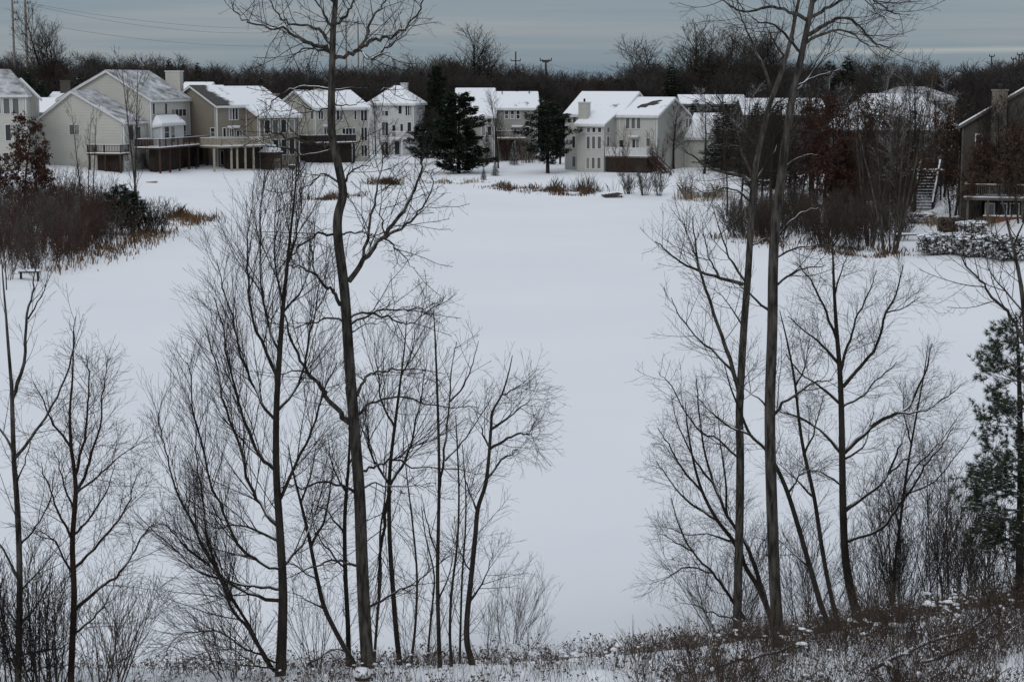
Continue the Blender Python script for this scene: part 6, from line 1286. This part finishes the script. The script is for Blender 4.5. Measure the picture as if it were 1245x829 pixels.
# snow caught in the weeds
def snow_blobs(label, n, seed, dens, size, lift):
    P, g = ground_pts(n, seed, -12, 13, 20, 41, dens); th = np.linspace(0, 2 * math.pi, 8, endpoint=False)
    rings = [(1.0, -.35), (1.08, .0), (.85, .38), (.45, .62)]; Vs = []; 
    s = g.uniform(*size, n) * (1 + (g.random(n) < .06) * 1.0); ph = g.uniform(0, 6.28, n); asp = g.uniform(.6, 1.6, n)
    P[:, 2] += g.uniform(*lift, n)
    for rr, zz_ in rings:
        w = rr * (1 + .28 * np.sin(th[None] * 2 + ph[:, None]) + .22 * np.sin(th[None] * 3 + 2.3 * ph[:, None]))
        Vs.append(np.stack([P[:, 0:1] + np.cos(th) * w * s[:, None] * asp[:, None], P[:, 1:2] + np.sin(th) * w * s[:, None], np.repeat(P[:, 2:3] + zz_ * s[:, None] * .9, 8, 1)], 2))
    top = P + np.array((0, 0, 1)) * s[:, None] * .64
    V = np.concatenate(Vs + [top[:, None, :]], 1); k = 33
    f = [(r * 8 + j, r * 8 + (j + 1) % 8, (r + 1) * 8 + (j + 1) % 8, (r + 1) * 8 + j) for r in range(3) for j in range(8)]; t = [(24 + j, 24 + (j + 1) % 8, 32) for j in range(8)]
    off = np.arange(n)[:, None, None] * k
    o = link('snow_clumps', np_mesh('snow_clumps', V.reshape(-1, 3), [(np.array(f)[None] + off).reshape(-1, 4), (np.array(t)[None] + off).reshape(-1, 3)], 'snow', True)); tag(o, label, 'snow', kind='stuff')
snow_blobs('small clumps of snow caught low in the near brush', 1300, 921, midr, (.010, .030), (0.05, .4))
snow_blobs('larger pillows of snow lying on the near brush', 90, 922, midr, (.05, .10), (-.02, .05))
# low brown bramble
rb_ = random.Random(77); pol = []
for _ in range(60):
    x = rb_.uniform(2.0, 10.5); y = rb_.uniform(22, 30)
    if rb_.random() > .25 + .75 * (x - 2.0) / 8.5: continue
    out = shrub_polys(rb_, (x, y, gz1(x, y)), rb_.uniform(.35, .85), rb_.randint(5, 9), .7, 'fan', .007, .12); pol += [(p, r) for l, p, r in out]
tag(tube_obj('bramble', pol, 3, 'weed'), 'low tangled brown bramble on the right of the near bank', 'bramble', kind='stuff')
# puffs of snow held up on the taller weeds at the right
g = np.random.default_rng(33); PP = []
for px, py, sp, n in ((1140, 742, .35, 16), (1168, 748, .45, 26), (1192, 738, .3, 14), (1128, 768, .3, 12), (1218, 760, .4, 10), (880, 790, .5, 10), (640, 806, .5, 14), (720, 815, .5, 14), (1000, 800, .7, 14)):
    b = hit(px, py)
    for _ in range(n):
        x, y = b[0] + g.normal(0, sp), b[1] + g.normal(0, sp); PP.append((x, y, gz1(x, y) + g.uniform(.1, .55)))
PP = np.array(PP); tag(link('snow_puffs', blob_mesh(PP, g.uniform(.015, .05, len(PP)), g, .95)), 'white puffs of snow held up on the near weeds', 'snow', kind='stuff')
# fallen branches
def branch(label, pts, r, seed, snow=True, off=.12):
    rng = random.Random(seed); b = hit(*pts[0]); P = [np.array(hit(*p)) + np.array((0, 0, off)) for p in pts]; P = catmull(P, 4); P = [(x + rng.gauss(0, .03), y + rng.gauss(0, .05), z + rng.gauss(0, .025)) for x, y, z in P]; n = len(P); rr = list(np.linspace(r, r * .35, n))
    o = tag(empty('fallen_branch', b), label, 'branch', 'fallen branches on the near bank'); tube_obj('stem', [(P, rr)], 6, 'bark_dark', o, b); out = []
    kids(out, rng, P, rr, plen(P), 1, STY['arch'], per=2.2); [tube_obj('twig', [(p, r_)], 3, 'twig_dark', o, b) for l, p, r_ in out]
    if snow: tube_obj('snow', [([(x, y, z + r * .9) for x, y, z in P[1:-3]], [q * .8 for q in rr[1:-3]])], 6, 'snow', o, b)
branch('snow topped fallen branch crossing below the thicker straight trunk', [(860, 822), (910, 808), (955, 795), (1000, 775)], .03, 931)
branch('dark fallen branch pointing left from the slimmer tall trunk', [(905, 778), (880, 768), (850, 756), (818, 748)], .026, 932, False, .35)
branch('long dark fallen branch at the bottom right', [(1060, 828), (1120, 800), (1180, 775), (1240, 745)], .028, 933, True, .2)
branch('dark fallen branch in the bottom right corner', [(1120, 828), (1170, 812), (1240, 778)], .026, 934, False, .25)
branch('snow covered fallen limb at the bottom left between the edge trees', [(10, 822), (40, 812), (66, 806), (90, 800)], .035, 935, True, .3)
branch('thin snowy limb at the bottom left below another', [(30, 828), (60, 822), (92, 815)], .025, 936, True, .15)
branch('snowy fallen limb left of the tallest trunk', [(378, 815), (398, 802), (416, 797), (430, 798)], .025, 937, True, .15)
# snow capped stumps and mounds
def mound(name, label, px, py, w, h, seed, stump=True):
    b = hit(px, py); rng = np.random.default_rng(seed); o = tag(empty(name, b), label, 'stump' if stump else 'snow mound')
    th = np.linspace(0, 2 * math.pi, 20, endpoint=False); V = []; ph = rng.uniform(0, 6.28, 3)
    z0 = h * .45 if stump else -.1
    for rr, z in ((.80, -.12), (1.0, .05), (1.02, .28), (.92, .58), (.70, .82), (.38, .96)):
        for t in th: q = rr * (1 + .05 * math.sin(2 * t + ph[0]) + .03 * math.sin(3 * t + ph[1])); V.append((math.cos(t) * q * w, math.sin(t) * q * w * .9, z0 + z * (h - z0)))
    V.append((0, 0, h)); F_ = [(r * 20 + j, r * 20 + (j + 1) % 20, (r + 1) * 20 + (j + 1) % 20, (r + 1) * 20 + j) for r in range(5) for j in range(20)]; Tt = [(100 + j, 100 + (j + 1) % 20, 120) for j in range(20)]
    link('snow', np_mesh('snow', V, [np.array(F_), np.array(Tt)], 'snow', True), o)
    if stump: tube_obj('stump', [([(0, 0, -.3), (0.01, 0, 0), (0, 0, h * .5)], [w * .82, w * .74, w * .7])], 12, 'bark_dark', o)
mound('snowy_stump', 'small stump under a round white cap of snow at the foot of the tallest trunk', 440, 828, .17, .24, 941)
mound('snow_mound', 'smooth snow mound in the weeds right of the left stand', 640, 800, .6, .28, 942, False)
mound('snow_mound', 'small round snow mound in the middle of the near weeds', 636, 820, .28, .12, 943, False)
mound('snow_mound', 'round snow mound in the near weeds right of the middle', 727, 824, .30, .10, 944, False)
